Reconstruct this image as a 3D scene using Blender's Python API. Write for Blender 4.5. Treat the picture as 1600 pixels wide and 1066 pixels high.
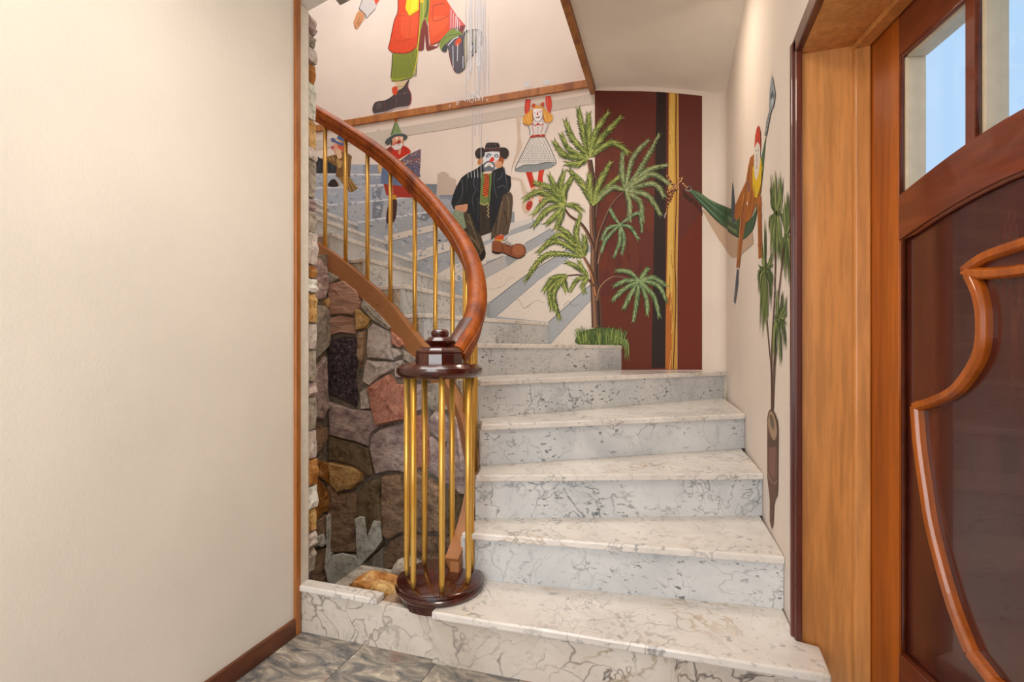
import bpy, bmesh, math, random
from mathutils import Vector, Matrix
from mathutils.geometry import tessellate_polygon
random.seed(7)
for o in list(bpy.data.objects): bpy.data.objects.remove(o)
scn = bpy.context.scene
COL = scn.collection

# ------------------------------------------------------------------ camera, world, lights, exposure
F = 775.0; TH = math.atan(250/775); HC = 1.094          # focal length in pixels, yaw to the left, eye height
CS, SN = math.cos(TH), math.sin(TH)
cam = bpy.data.cameras.new('camera'); cam.sensor_width = 36; cam.lens = F/1600*36
cam.shift_y = 16/1600; cam.clip_start = .02
camo = bpy.data.objects.new('camera', cam); COL.objects.link(camo)
camo.location = (0, 0, HC); camo.rotation_euler = (math.pi/2, 0, TH)
scn.camera = camo
w = bpy.data.worlds.new('world'); scn.world = w; w.use_nodes = True
bg = w.node_tree.nodes['Background']; bg.inputs[0].default_value = (.49, .72, 1, 1); bg.inputs[1].default_value = .57
def area(name, loc, rot, sx, sy, power, col, spread=math.pi):
    l = bpy.data.lights.new(name, 'AREA'); l.shape = 'RECTANGLE'; l.size = sx; l.size_y = sy
    l.energy = power; l.color = col; l.spread = spread
    o = bpy.data.objects.new(name, l); COL.objects.link(o); o.location = loc; o.rotation_euler = rot
    return o
area('daylight_of_front_room_windows', (-.5, -2.3, 1.5), (math.pi/2, 0, 0), 1.7, 2.0, 36, (1, .985, .955))
area('foyer_ceiling_light', (-.45, .7, 2.44), (0, 0, 0), .5, .5, 8, (1, .9, .76))
area('stairwell_skylight', (-2.0, 2.8, 5.5), (0, 0, 0), 2.4, 1.6, 40, (1, .97, .95))
area('right_wall_fill', (-.15, 2.55, 2.9), (math.radians(20), 0, 0), .3, .3, 6, (1, .84, .66))  # unseen warm lamp added to brighten the right wall
sun = bpy.data.lights.new('sun', 'SUN'); sun.energy = 2.0; sun.angle = .02; sun.color = (1, .95, .86)
so = bpy.data.objects.new('sun', sun); COL.objects.link(so); so.rotation_euler = (math.radians(38), 0, math.radians(-15))
scn.view_settings.view_transform = 'Standard'; scn.view_settings.look = 'None'
scn.view_settings.gamma = 1; scn.view_settings.exposure = 0.86; scn.view_settings.use_curve_mapping = False

# ------------------------------------------------------------------ helpers
def lin(c):
    if isinstance(c, str):
        c = tuple(int(c[i:i+2], 16)/255 for i in (0, 2, 4))
    return tuple(((v/12.92) if v <= .04045 else ((v+.055)/1.055)**2.4) for v in c)
def rgba(c): return (*lin(c), 1)

class N:
    def __init__(s, name):
        s.m = bpy.data.materials.new(name); s.m.use_nodes = True
        s.t = s.m.node_tree; s.b = s.t.nodes['Principled BSDF']
    def n(s, typ, **kw):
        d = s.t.nodes.new(typ)
        for k, v in kw.items():
            if k in d.inputs.keys(): d.inputs[k].default_value = v
            else: setattr(d, k, v)
        return d
    def l(s, a, b): s.t.links.new(a, b)
    def coords(s, rnd=True, scale=(1, 1, 1), rot=(0, 0, 0)):
        tc = s.n('ShaderNodeTexCoord'); mp = s.n('ShaderNodeMapping')
        mp.inputs['Scale'].default_value = scale; mp.inputs['Rotation'].default_value = rot
        s.l(tc.outputs['Object'], mp.inputs['Vector'])
        if not rnd: return mp.outputs[0]
        oi = s.n('ShaderNodeObjectInfo'); mu = s.n('ShaderNodeMath', operation='MULTIPLY'); mu.inputs[1].default_value = 23.0
        s.l(oi.outputs['Random'], mu.inputs[0])
        ad = s.n('ShaderNodeVectorMath', operation='ADD'); s.l(mp.outputs[0], ad.inputs[0]); s.l(mu.outputs[0], ad.inputs[1])
        return ad.outputs[0]
    def noise(s, v, scale, detail=6, rough=.55, dist=0):
        d = s.n('ShaderNodeTexNoise'); d.inputs['Scale'].default_value = scale; d.inputs['Detail'].default_value = detail
        d.inputs['Roughness'].default_value = rough; d.inputs['Distortion'].default_value = dist
        s.l(v, d.inputs['Vector']); return d.outputs['Fac']
    def ramp(s, f, stops):
        r = s.n('ShaderNodeValToRGB'); e = r.color_ramp.elements
        while len(e) < len(stops): e.new(.5)
        for i, (p, c) in enumerate(stops):
            e[i].position = p; e[i].color = c if len(c) == 4 else (*c, 1)
        s.l(f, r.inputs[0]); return r.outputs[0]
    def mix(s, f, a, b, typ='MIX'):
        m = s.n('ShaderNodeMix', data_type='RGBA', blend_type=typ)
        for x, i in ((f, 0), (a, 6), (b, 7)):
            if hasattr(x, 'is_linked'): s.l(x, m.inputs[i])
            else: m.inputs[i].default_value = x
        return m.outputs[2]
    def bump(s, f, strength=.3, dist=.01):
        b = s.n('ShaderNodeBump'); b.inputs['Strength'].default_value = strength; b.inputs['Distance'].default_value = dist
        s.l(f, b.inputs['Height']); s.l(b.outputs[0], s.b.inputs['Normal'])
    def col(s, c, rough=.5, metal=0, coat=0, spec=.5):
        if hasattr(c, 'is_linked'): s.l(c, s.b.inputs['Base Color'])
        else: s.b.inputs['Base Color'].default_value = c
        s.b.inputs['Roughness'].default_value = rough; s.b.inputs['Metallic'].default_value = metal
        s.b.inputs['Coat Weight'].default_value = coat; s.b.inputs['Specular IOR Level'].default_value = spec
        return s.m

def plaster(name, c, bs=180, strength=.12, rough=.75, var=.06):
    m = N(name); v = m.coords(False)
    a = tuple(x*(1-var) for x in lin(c)); b = tuple(min(1, x*(1+var)) for x in lin(c))
    m.bump(m.noise(v, bs, 3), strength, .004)
    return m.col(m.ramp(m.noise(v, 1.7, 3), [(.3, a), (.7, b)]), rough)

def vein(m, v, scale, width, detail=5, dist=0):
    n = m.noise(v, scale, detail, .6, dist)
    s = m.n('ShaderNodeMath', operation='SUBTRACT'); m.l(n, s.inputs[0]); s.inputs[1].default_value = .5
    a = m.n('ShaderNodeMath', operation='ABSOLUTE'); m.l(s.outputs[0], a.inputs[0])
    return m.ramp(a.outputs[0], [(0, (1, 1, 1)), (width, (0, 0, 0))])

def mul(m, a, b):
    x = m.n('ShaderNodeMath', operation='MULTIPLY')
    for i, q in enumerate((a, b)):
        if hasattr(q, 'is_linked'): m.l(q, x.inputs[i])
        else: x.inputs[i].default_value = q
    return x.outputs[0]

def marble(name, base, cloud, vc, warm=None, speck=.5, veins=.6, rough=.22):
    m = N(name); v = m.coords(True)
    wn = m.n('ShaderNodeTexNoise'); wn.inputs['Scale'].default_value = 3; wn.inputs['Detail'].default_value = 4; m.l(v, wn.inputs['Vector'])
    wv = m.n('ShaderNodeVectorMath', operation='MULTIPLY_ADD'); m.l(wn.outputs['Color'], wv.inputs[0]); wv.inputs[1].default_value = (.35,)*3; m.l(v, wv.inputs[2])
    v2 = wv.outputs[0]
    c = m.ramp(m.noise(v2, 3.2, 6), [(.35, lin(base)), (.68, lin(cloud))])
    msk = m.ramp(m.noise(v, 2.1, 2), [(.38, (0, 0, 0)), (.62, (1, 1, 1))])
    c = m.mix(mul(m, mul(m, vein(m, v2, 1.9, .007), msk), veins), c, rgba(vc))
    c = m.mix(mul(m, mul(m, vein(m, v2, 5.5, .010), m.ramp(m.noise(v, 3.3, 2), [(.45, (0, 0, 0)), (.65, (1, 1, 1))])), veins*.5), c, rgba(vc))
    vo = m.n('ShaderNodeTexVoronoi', feature='DISTANCE_TO_EDGE'); vo.inputs['Scale'].default_value = 6.5
    wv2 = m.n('ShaderNodeVectorMath', operation='MULTIPLY_ADD'); m.l(wn.outputs['Color'], wv2.inputs[0]); wv2.inputs[1].default_value = (.5,)*3; m.l(v, wv2.inputs[2]); m.l(wv2.outputs[0], vo.inputs['Vector'])
    ck = m.ramp(vo.outputs['Distance'], [(0, (1, 1, 1)), (.028, (0, 0, 0))])
    c = m.mix(mul(m, mul(m, ck, m.ramp(m.noise(v, 5.0, 3), [(.42, (0, 0, 0)), (.62, (1, 1, 1))])), veins*.75), c, rgba(vc))
    if warm:
        msk2 = m.ramp(m.noise(v, 2.7, 2), [(.5, (0, 0, 0)), (.7, (1, 1, 1))])
        c = m.mix(mul(m, mul(m, vein(m, v2, 4.2, .03), msk2), .75), c, rgba(warm))
    mp = m.n('ShaderNodeMapping'); mp.inputs['Scale'].default_value = (1, 1, 2.2); mp.inputs['Rotation'].default_value = (0, .6, 0); m.l(v, mp.inputs['Vector'])
    sp = m.ramp(m.noise(mp.outputs[0], 30, 2, .6), [(.60, (0, 0, 0)), (.66, (1, 1, 1))])
    sp2 = m.ramp(m.noise(v, 4.5, 2), [(.40, (0, 0, 0)), (.60, (1, 1, 1))])
    c = m.mix(mul(m, mul(m, sp, sp2), speck), c, rgba('6d7278'))
    return m.col(c, rough, spec=.5)

def wood(name, dark, mid, light, scale=(1, 1, 1), rough=.3, coat=.3, rot=(0, 0, 0), gs=9, spec=.5):
    m = N(name); v = m.coords(True, scale, rot)
    c = m.ramp(m.noise(v, gs, 5, .6, .6), [(.3, lin(dark)), (.5, lin(mid)), (.72, lin(light))])
    c2 = m.ramp(m.noise(v, gs*6, 4, .6), [(.4, (.78, .78, .78)), (.6, (1, 1, 1))])
    return m.col(m.mix(1.0, c, c2, 'MULTIPLY'), rough, coat=coat, spec=spec)

def stonemat(name, cols, scale=14, rough=.65, bstr=.8, stretch=(1, 1, 1), dist=.4, gain=1.35):
    m = N(name); v = m.coords(True, stretch)
    n = m.noise(v, scale, 9, .68, dist)
    k = len(cols)
    c = m.ramp(n, [(.3+.42*i/(k-1), tuple(min(.85, x*gain) for x in lin(q))) for i, q in enumerate(cols)])
    dk = m.ramp(m.noise(v, scale*3.3, 5, .7), [(.36, (.5, .48, .46)), (.5, (1, 1, 1))])
    c = m.mix(.8, c, dk, 'MULTIPLY')
    m.bump(m.noise(v, scale*1.4, 8, .7), bstr, .03)
    return m.col(c, rough)

def flat(name, c, rough=.5, metal=0, coat=0, spec=.5):
    m = N(name); v = m.coords(True)
    k = lin(c)
    return m.col(m.ramp(m.noise(v, 30, 3), [(.3, tuple(x*.93 for x in k)), (.7, tuple(min(1, x*1.05) for x in k))]), rough, metal, coat, spec)

M = {}
M['wall'] = plaster('cream_plaster', 'dfd2c7')
M['wall_left'] = plaster('off_white_plaster', 'e8e3da', 120, .18)
M['white'] = flat('white_paint', 'eae6dc', .55)
M['ceil'] = plaster('textured_ceiling', 'f0e8de', 95, .55, .9)
M['tread'] = marble('white_marble', 'e8e3dd', 'd2ccc6', '6f6c70', 'a88c60', .5, .7, .16)
M['riser'] = marble('grey_white_marble', 'd8d9d9', 'b9bdc1', '5c6269', None, 1.0, .8, .25)
M['riser1'] = marble('cream_marble', 'd9d2c9', 'c2b8ac', '665e5a', '9a8260', .15, 1.0, .25)
M['core'] = stonemat('mottled_block', ['8a7a68', 'b7ab9a', 'cbbfae', '8c6a4e'], 22, .8, .5)
M['rail'] = wood('orange_brown_wood', '743006', 'a04c08', 'b86010', (1, 1, .6), .4, .0, spec=.22)
M['mahog'] = wood('dark_mahogany', '2c0f0b', '45180f', '5c2415', (1, 1, 1), .2, .6)
M['trim'] = wood('brown_trim_wood', '8a4a1c', 'ad6a2e', 'bf7c3c', (1, 1, .15), .4, .2)
M['base'] = wood('baseboard_wood', '4a2411', '6b381c', '7d4725', (1, .3, 1), .45, .2)
M['casing'] = wood('dark_red_casing', '3e170f', '5a261a', '6e3524', (1, 1, .1), .3, .4)
M['jamb'] = wood('honey_wood_jamb', 'bd7a3c', 'cf8b4a', 'd8985a', (1, 1, .08), .4, .2)
M['stile'] = wood('door_stile_wood', '97480f', 'b05a16', 'bd661c', (1, 1, .07), .3, .4)
M['panel'] = wood('dark_door_panel', '371510', '4e2017', '602c1f', (1, 1, .12), .22, .5)
M['rails'] = wood('red_brown_rail', '5e2a18', '75351d', '854124', (.12, .12, 1), .28, .5)
M['beige'] = flat('sunlit_beige_frame', 'cdb99a', .6)  # beige of sunlight on the pane reveals put into the colour
m = N('brass'); v = m.coords(True, (1, 1, .3)); M['brass'] = m.col(m.ramp(m.noise(v, 20, 3), [(.3, lin('d09a3c')), (.7, lin('e6bb62'))]), .34, .62)
M['stringer'] = flat('brown_painted_steel', 'ac7448', .5)
m = N('window_glass'); m.t.nodes.remove(m.b)
tr = m.n('ShaderNodeBsdfTransparent'); gl = m.n('ShaderNodeBsdfGlossy'); gl.inputs['Roughness'].default_value = .02
mx = m.n('ShaderNodeMixShader'); mx.inputs[0].default_value = .04
m.l(tr.outputs[0], mx.inputs[1]); m.l(gl.outputs[0], mx.inputs[2]); m.l(mx.outputs[0], m.t.nodes['Material Output'].inputs[0])
M['glass'] = m.m
m = N('dark_floor_marble'); v = m.coords(True)
mp = m.n('ShaderNodeMapping'); mp.inputs['Scale'].default_value = (1, 2.6, 1); mp.inputs['Rotation'].default_value = (0, 0, .9); m.l(v, mp.inputs['Vector'])
c = m.ramp(m.noise(mp.outputs[0], 7, 9, .7, 1.2), [(.32, lin('4a4f55')), (.45, lin('7b7977')), (.56, lin('a59c90')), (.68, lin('d8cfc1'))])
c = m.mix(m.ramp(m.noise(v, 3.1, 4), [(.6, (0, 0, 0)), (.74, (.8, .8, .8))]), c, rgba('a86f4c'))
M['floor'] = m.col(c, .22)
M['mortar'] = stonemat('grey_mortar', ['5e564d', '7f776c', '978d80'], 18, .9, .6)
M['concrete'] = flat('plain_render', 'b9b0a4', .85)
m = N('mural_paint'); at = m.n('ShaderNodeVertexColor', layer_name='Col'); v = m.coords(False)
mu = m.mix(1.0, at.outputs[0], m.ramp(m.noise(v, 60, 4, .65), [(.3, (.91, .91, .91)), (.7, (1.05, 1.05, 1.05))]), 'MULTIPLY')
M['paint'] = m.col(mu, .6, spec=.25)

def link(o, parent=None):
    COL.objects.link(o)
    if parent: o.parent = parent
    return o
def mesh(name, verts, faces, mat, parent=None, smooth=False, bevel=0):
    me = bpy.data.meshes.new(name); me.from_pydata([tuple(v) for v in verts], [], faces); me.update()
    bm = bmesh.new(); bm.from_mesh(me); bmesh.ops.recalc_face_normals(bm, faces=bm.faces); bm.to_mesh(me); bm.free()
    if mat: me.materials.append(M[mat] if isinstance(mat, str) else mat)
    o = bpy.data.objects.new(name, me)
    if smooth:
        for p in me.polygons: p.use_smooth = True
    if bevel:
        b = o.modifiers.new('bevel', 'BEVEL'); b.width = bevel; b.segments = 2; b.limit_method = 'ANGLE'
    return link(o, parent)
def box(name, a, b, mat, parent=None, bevel=0):
    x0, y0, z0 = a; x1, y1, z1 = b
    return mesh(name, [(x0,y0,z0),(x1,y0,z0),(x1,y1,z0),(x0,y1,z0),(x0,y0,z1),(x1,y0,z1),(x1,y1,z1),(x0,y1,z1)],
                [(0,1,2,3),(4,5,6,7),(0,1,5,4),(1,2,6,5),(2,3,7,6),(3,0,4,7)], mat, parent, False, bevel)
def prism(name, poly, z0, z1, mat, parent=None, bevel=0):
    n = len(poly)
    vs = [(x, y, z0) for x, y in poly] + [(x, y, z1) for x, y in poly]
    fs = [tuple(range(n)), tuple(range(n, 2*n))] + [(i, (i+1) % n, n+(i+1) % n, n+i) for i in range(n)]
    return mesh(name, vs, fs, mat, parent, False, bevel)
def lathe(name, prof, loc, mat, parent=None, seg=48, smooth=True):
    vs, fs = [], []
    for r, z in prof:
        for i in range(seg):
            a = 2*math.pi*i/seg; vs.append((loc[0]+r*math.cos(a), loc[1]+r*math.sin(a), loc[2]+z))
    for j in range(len(prof)-1):
        for i in range(seg):
            k = (i+1) % seg; fs.append((j*seg+i, j*seg+k, (j+1)*seg+k, (j+1)*seg+i))
    fs.append(tuple(range(seg))); fs.append(tuple((len(prof)-1)*seg+i for i in range(seg)))
    o = mesh(name, vs, fs, mat, parent, smooth)
    if smooth:
        for p in o.data.polygons:
            if len(p.vertices) > 4: p.use_smooth = False
        e = o.modifiers.new('split', 'EDGE_SPLIT'); e.split_angle = math.radians(38)
    return o
def tube(name, path, r, mat, parent=None, seg=12):
    vs, fs = [], []
    P = [Vector(p) for p in path]; rr = r if isinstance(r, (list, tuple)) else [r]*len(P)
    for i, p in enumerate(P):
        t = (P[min(i+1, len(P)-1)]-P[max(i-1, 0)]).normalized()
        u = t.cross(Vector((0, 0, 1)) if abs(t.z) < .9 else Vector((1, 0, 0))).normalized(); q = t.cross(u)
        for k in range(seg):
            a = 2*math.pi*k/seg; vs.append(p+(u*math.cos(a)+q*math.sin(a))*rr[i])
    for i in range(len(P)-1):
        for k in range(seg):
            j = (k+1) % seg; fs.append((i*seg+k, i*seg+j, (i+1)*seg+j, (i+1)*seg+k))
    fs += [tuple(range(seg)), tuple((len(P)-1)*seg+k for k in range(seg))]
    return mesh(name, vs, fs, mat, parent, True)
def sweep(name, prof, pts, sides, ups, mat, parent=None, smooth=True):
    """prof (a along side, b along up) swept along pts"""
    vs, fs = [], []; n = len(prof)
    for p, s, u in zip(pts, sides, ups):
        for a, b in prof: vs.append(Vector(p)+Vector(s)*a+Vector(u)*b)
    for i in range(len(pts)-1):
        for k in range(n):
            j = (k+1) % n; fs.append((i*n+k, i*n+j, (i+1)*n+j, (i+1)*n+k))
    fs += [tuple(range(n)), tuple((len(pts)-1)*n+k for k in range(n))]
    o = mesh(name, vs, fs, mat, parent, smooth)
    if smooth:
        e = o.modifiers.new('split', 'EDGE_SPLIT'); e.split_angle = math.radians(35)
    return o
def thing(name, label, cat, loc=(0, 0, 0), group=None):
    o = bpy.data.objects.new(name, None); COL.objects.link(o); o.empty_display_size = .1
    o['label'] = label; o['category'] = cat
    if group: o['group'] = group
    return o
def tag(o, label, cat, group=None):
    o['label'] = label; o['category'] = cat
    if group: o['group'] = group
    return o
def struct(o, label=None):
    o['kind'] = 'structure'
    if label: o['label'] = label
    return o
def lerp(a, b, t): return a+(b-a)*t
def interp(x, tab):
    for (x0, y0), (x1, y1) in zip(tab, tab[1:]):
        if x <= x1: return y0+(y1-y0)*(x-x0)/(x1-x0)
    return tab[-1][1]
def smooth_tab(tab, n=60):
    """monotone-ish cubic resampling of a table"""
    xs = [t[0] for t in tab]; ys = [t[1] for t in tab]; k = len(xs); d = []
    for i in range(k):
        a, b = max(i-1, 0), min(i+1, k-1); d.append((ys[b]-ys[a])/(xs[b]-xs[a]))
    out = []
    for q in range(n+1):
        x = xs[0]+(xs[-1]-xs[0])*q/n
        i = max(j for j in range(k-1) if xs[j] <= x+1e-9); h = xs[i+1]-xs[i]; t = (x-xs[i])/h
        out.append((x, (2*t**3-3*t*t+1)*ys[i]+(t**3-2*t*t+t)*h*d[i]+(-2*t**3+3*t*t)*ys[i+1]+(t**3-t*t)*h*d[i+1]))
    return out

# measuring from the photograph: the viewing ray of a pixel, met with a real surface of the house
def ray(px, py):
    x = (px-800)/F
    return x*CS-SN, x*SN+CS, (549-py)/F
XR, YB, XL, RC = .374, 3.95, -1.385, .10      # right wall, rear wall, left wall, radius of the rear right corner
def hit(px, py, off=0):
    dx, dy, dz = ray(px, py)
    if dx > 0 and XR/dx*dy <= YB-RC:
        k = XR/dx; return Vector((XR-off, k*dy, HC+k*dz))
    k = YB/dy
    if k*dx <= XR-RC: return Vector((k*dx, YB-off, HC+k*dz))
    cx, cy = XR-RC, YB-RC; r = RC
    a = dx*dx+dy*dy; b = -2*(dx*cx+dy*cy); c = cx*cx+cy*cy-r*r
    k = (-b+math.sqrt(b*b-4*a*c))/(2*a); p = Vector((k*dx, k*dy, HC+k*dz))
    nrm = Vector((cx-p.x, cy-p.y, 0)).normalized()
    return p+nrm*off
def on_y(px, py, Y):
    dx, dy, dz = ray(px, py); k = Y/dy; return Vector((k*dx, Y, HC+k*dz))
def on_x(px, py, X):
    dx, dy, dz = ray(px, py); k = X/dx; return Vector((X, k*dy, HC+k*dz))

# ------------------------------------------------------------------ the setting
R_ = .19
YP = 1.643                                     # rear side of the foyer opening
struct(box('wall_left', (XL-.12, -2.6, 0), (XL, 1.585, 2.6), 'wall_left'), 'plain off-white wall on the left of the foyer')
post = struct(mesh('wall_opening', [], [], None), 'white painted edge of the opening beside the brown strip')
box('post', (XL-.12, 1.585, .0), (XL, YP, 2.46), 'white', post, .004)
hp = [(XL-.12, 2.46), (XL, 2.46), (XL+.16, 2.50), (.374, 2.50), (.374, 2.66), (XL-.12, 2.66)]
mesh('header', [(x, 1.585, z) for x, z in hp]+[(x, YP, z) for x, z in hp],
     [tuple(range(6)), tuple(range(6, 12))]+[(i, (i+1) % 6, 6+(i+1) % 6, 6+i) for i in range(6)], 'white', post)
struct(box('ceiling', (XL-.12, -2.6, 2.6), (1.3, YP, 2.66), 'ceil'), 'foyer ceiling')
struct(box('baseboard_left', (XL, -2.6, 0), (XL+.014, 1.556, .068), 'base', None, .004), 'brown wooden baseboard along the plain left wall')
struct(box('trim_1', (XL, 1.556, 0), (XL+.014, 1.582, 2.6), 'trim', None, .003), 'narrow brown wood strip up the edge of the left wall')
# rear wall
struct(mesh('wall_rear', [(-4.6, YB, -.6), (XR-RC, YB, -.6), (XR-RC, YB, 5.7), (-4.6, YB, 5.7),
      (-4.6, YB+.1, -.6), (XR, YB+.1, -.6), (XR, YB+.1, 5.7), (-4.6, YB+.1, 5.7)],
     [(0,1,2,3),(4,5,6,7),(0,1,5,4),(3,2,6,7),(0,4,7,3),(1,5,6,2)], 'wall'), 'cream rear wall of the stairwell that carries the painted mural')
# right wall with rounded rear corner, opening for the door
pl = [(XR, 1.775)]+[(XR-RC+RC*math.cos(a), YB-RC+RC*math.sin(a)) for a in [math.pi/2*i/10 for i in range(11)]]
wr = struct(mesh('wall_right', [], [], None), 'cream right wall of the stairwell with rounded corner')
n = len(pl)
ply = pl+[(XR-RC, YB+.1), (XR+.12, YB+.1), (XR+.12, 1.775)]
o = prism('plaster', ply, -.6, 5.7, 'wall', wr)
for p in o.data.polygons: p.use_smooth = abs(p.normal.z) < .5
e = o.modifiers.new('split', 'EDGE_SPLIT'); e.split_angle = math.radians(30)
box('plaster', (XR, -2.6, 2.07), (XR+.12, 1.775, 2.66), 'wall', wr)
box('plaster', (XR, -2.6, 0), (XR+.5, .42, 2.07), 'wall', wr)
struct(box('wall_stairwell_left', (-4.7, YP, -.6), (-4.6, YB+.1, 5.7), 'wall'), 'far left wall of the stairwell')
struct(box('wall_stairwell_front', (-4.6, YP-.1, -.6), (XL-.12, YP, 5.7), 'wall'), 'stairwell wall behind the foyer wall')
struct(box('wall_above_opening', (XL-.12, YP-.1, 2.66), (XR+.12, YP, 5.7), 'wall'), 'stairwell wall above the foyer opening')
struct(box('ceiling_stairwell', (-4.7, YP-.1, 5.7), (XR+.12, YB+.1, 5.8), 'ceil'), 'upper ceiling of the stairwell')
# sloping soffit above the right of the stairs and its wooden edge
vs = []; nx = 14
for i in range(nx+1):
    t = i/nx; X = lerp(-.575, XR, t); h = 3.175-.02*t-.175*t**1.6
    for Y in (YP, YB): vs.append((X, Y, h))
b0 = len(vs)
for i in range(nx+1):
    X = lerp(-.575, XR, i/nx)
    for Y in (YP, YB): vs.append((X, Y, 3.45))
fs = []
for i in range(nx):
    fs += [(2*i, 2*i+1, 2*i+3, 2*i+2), (b0+2*i, b0+2*i+2, b0+2*i+3, b0+2*i+1), (2*i, 2*i+2, b0+2*i+2, b0+2*i), (2*i+1, b0+2*i+1, b0+2*i+3, 2*i+3)]
fs += [(0, b0, b0+1, 1), (2*nx, 2*nx+1, b0+2*nx+1, b0+2*nx)]
struct(mesh('ceiling_soffit', vs, fs, 'ceil', None, False), 'rough grey sloping soffit above the right side of the stairs')
t2 = struct(box('trim_2', (-.62, YP, 3.135), (-.578, YB, 3.47), 'trim', None, .004), 'brown wooden edge board of the grey soffit')
t3 = struct(box('trim_3', (-4.6, YB-.02, 3.192), (-.62, YB, 3.256), 'trim', None, .005), 'brown wooden moulding across the painted rear wall')

# floor
fl = struct(box('floor', (XL-.12, -2.6, -.06), (1.3, 1.60, -.012), 'mortar'), 'dark veined marble floor tiles')
tile = None; ts = .305
for i in range(-1, 7):
    for j in range(0, 5):
        x0 = -1.093+(i-0)*ts; y1 = 1.598-j*ts
        if x0 > .7: continue
        if tile is None:
            tile = box('tile', (0, -ts+.002, -.02), (ts-.002, 0, 0), 'floor', fl, .001); q = tile
        else:
            q = tile.copy(); link(q); q.parent = fl
        q.location = (x0, y1, 0)
# basin behind the kerb
struct(box('floor_basin', (-2.3, YP-.03, -.62), (-.6, 2.95, -.55), 'mortar'), 'bottom of the old stone water basin')

# kerb of the basin
kerb = thing('marble_kerb', 'low veined marble kerb left of the first step with a broken coping', 'kerb')
box('face_slab', (XL+.002, 1.588, 0), (-.803, 1.615, .163), 'riser1', kerb, .002)
box('coping', (XL+.002, 1.574, .163), (-1.03, 1.632, .187), 'tread', kerb, .005)

# ------------------------------------------------------------------ staircase
stair = thing('winder_staircase', 'white and grey marble winder staircase turning left around the brass newel', 'staircase')
CX, CY, RI = -1.8, 1.8, 1.02
def arc(s, r=1.0):
    if s <= math.pi/2: return Vector((CX+r*math.cos(s), CY+r*math.sin(s), 0))
    return Vector((CX-(s-math.pi/2), CY+r, 0))
D = math.radians
IA = {2: D(0), 3: D(8), 4: D(17), 5: D(28), 6: D(49), 7: D(70), 8: D(79.5)}
IN = {k: arc(a, RI) for k, a in IA.items()}
for k, x in {9: -1.905, 10: -2.19, 11: -2.49, 12: -2.80, 13: -3.10, 14: -3.42}.items(): IN[k] = Vector((x, CY+RI, 0))
OUT = {2: (XR, 1.927), 3: (XR, 2.356), 4: (XR, 2.90), 5: (XR, 3.85), 6: (-.371, YB), 7: (-.956, YB), 8: (-1.474, YB),
       9: (-1.807, YB), 10: (-2.155, YB), 11: (-2.46, YB), 12: (-2.78, YB), 13: (-3.10, YB), 14: (-3.42, YB)}
OUT = {k: Vector((*v, 0)) for k, v in OUT.items()}
IN[2] = Vector((-.79, 1.80, 0))
IN[1] = Vector((-.795, 1.552, 0)); OUT[1] = Vector((.424, 1.588, 0))
def back(k, d):
    """nosing line of step k moved d towards the rear of the flight"""
    a, b = IN[k].copy(), OUT[k].copy(); t = (b-a).normalized(); nrm = Vector((-t.y, t.x, 0))
    return a+nrm*d, b+nrm*d
def xy(p): return (p.x, p.y)
def inner_pts(k):
    if k >= 2 and k < 8:
        a0 = math.atan2(IN[k].y-CY, IN[k].x-CX); a1 = math.atan2(IN[k+1].y-CY, IN[k+1].x-CX)
        return [xy(arc(lerp(a1, a0, q/5), RI)) for q in range(1, 5)]
    return []
def outer_pts(k):
    if k == 5: return [(XR-RC+RC*math.cos(a), YB-RC+RC*math.sin(a)) for a in [math.pi/2*i/5 for i in range(6)]]
    if k == 1: return [(.43, 1.735), (.372, 1.75)]
    return []
def clampw(p):
    return (min(p[0], .43), min(p[1], YB))
TT = .028
for k in range(1, 14):
    h = k*R_
    a, b = IN[k], OUT[k]
    a2, b2 = back(k+1, .03) if k+1 in IN else (None, None)
    poly = [xy(a), xy(b)]+outer_pts(k)+[clampw(xy(b2)), xy(a2)]+inner_pts(k)
    o = prism('tread', poly, h-TT, h, 'tread', stair, .006)
    # riser slab
    r0a, r0b = back(k, .018); r1a, r1b = back(k, .046)
    lo = (k-1)*R_ if k > 1 else 0
    tv = (r0b-r0a).normalized()*.025
    if k > 1:
        for q in (r0b, r1b):
            q += tv; q.x = min(q.x, XR-.001); q.y = min(q.y, YB-.001)
    if k == 1: r0a.x = r1a.x = -.80
    o = prism('riser', [clampw(xy(r0a)), clampw(xy(r0b)), clampw(xy(r1b)), clampw(xy(r1a))], lo, h-TT, 'riser1' if k == 1 else 'riser', stair, .001)
    # masonry core behind the slabs
    c0a, c0b = back(k, .048)
    def pull(p):
        v = Vector((p[0], p[1], 0)); q = Vector((CX, v.y if v.y < CY else CY, 0)); return p
    ca = c0a.copy(); cz = a2.copy()
    if k >= 2:
        for p in (ca, cz):
            if p.x > CX and p.y > CY:
                rad = Vector((p.x-CX, p.y-CY, 0)); L = rad.length; rad *= (L+.012)/L; p.x, p.y = CX+rad.x, CY+rad.y
            else: p.y += .012
    core = [xy(ca), clampw(xy(c0b))]+([] if k == 1 else outer_pts(k))+[clampw(xy(b2)), xy(cz)]
    prism('step_core', core, max(h-TT-.42, -.3) if k > 1 else 0, h-TT-.0005, 'riser' if k <= 2 else 'core', stair)
# marble return on the open end of the second step
prism('step_return', [(-.802, 1.82), (-.782, 1.815), (-.79, 1.955), (-.81, 1.955)], R_, 2*R_-TT, 'riser', stair, .002)

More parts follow.
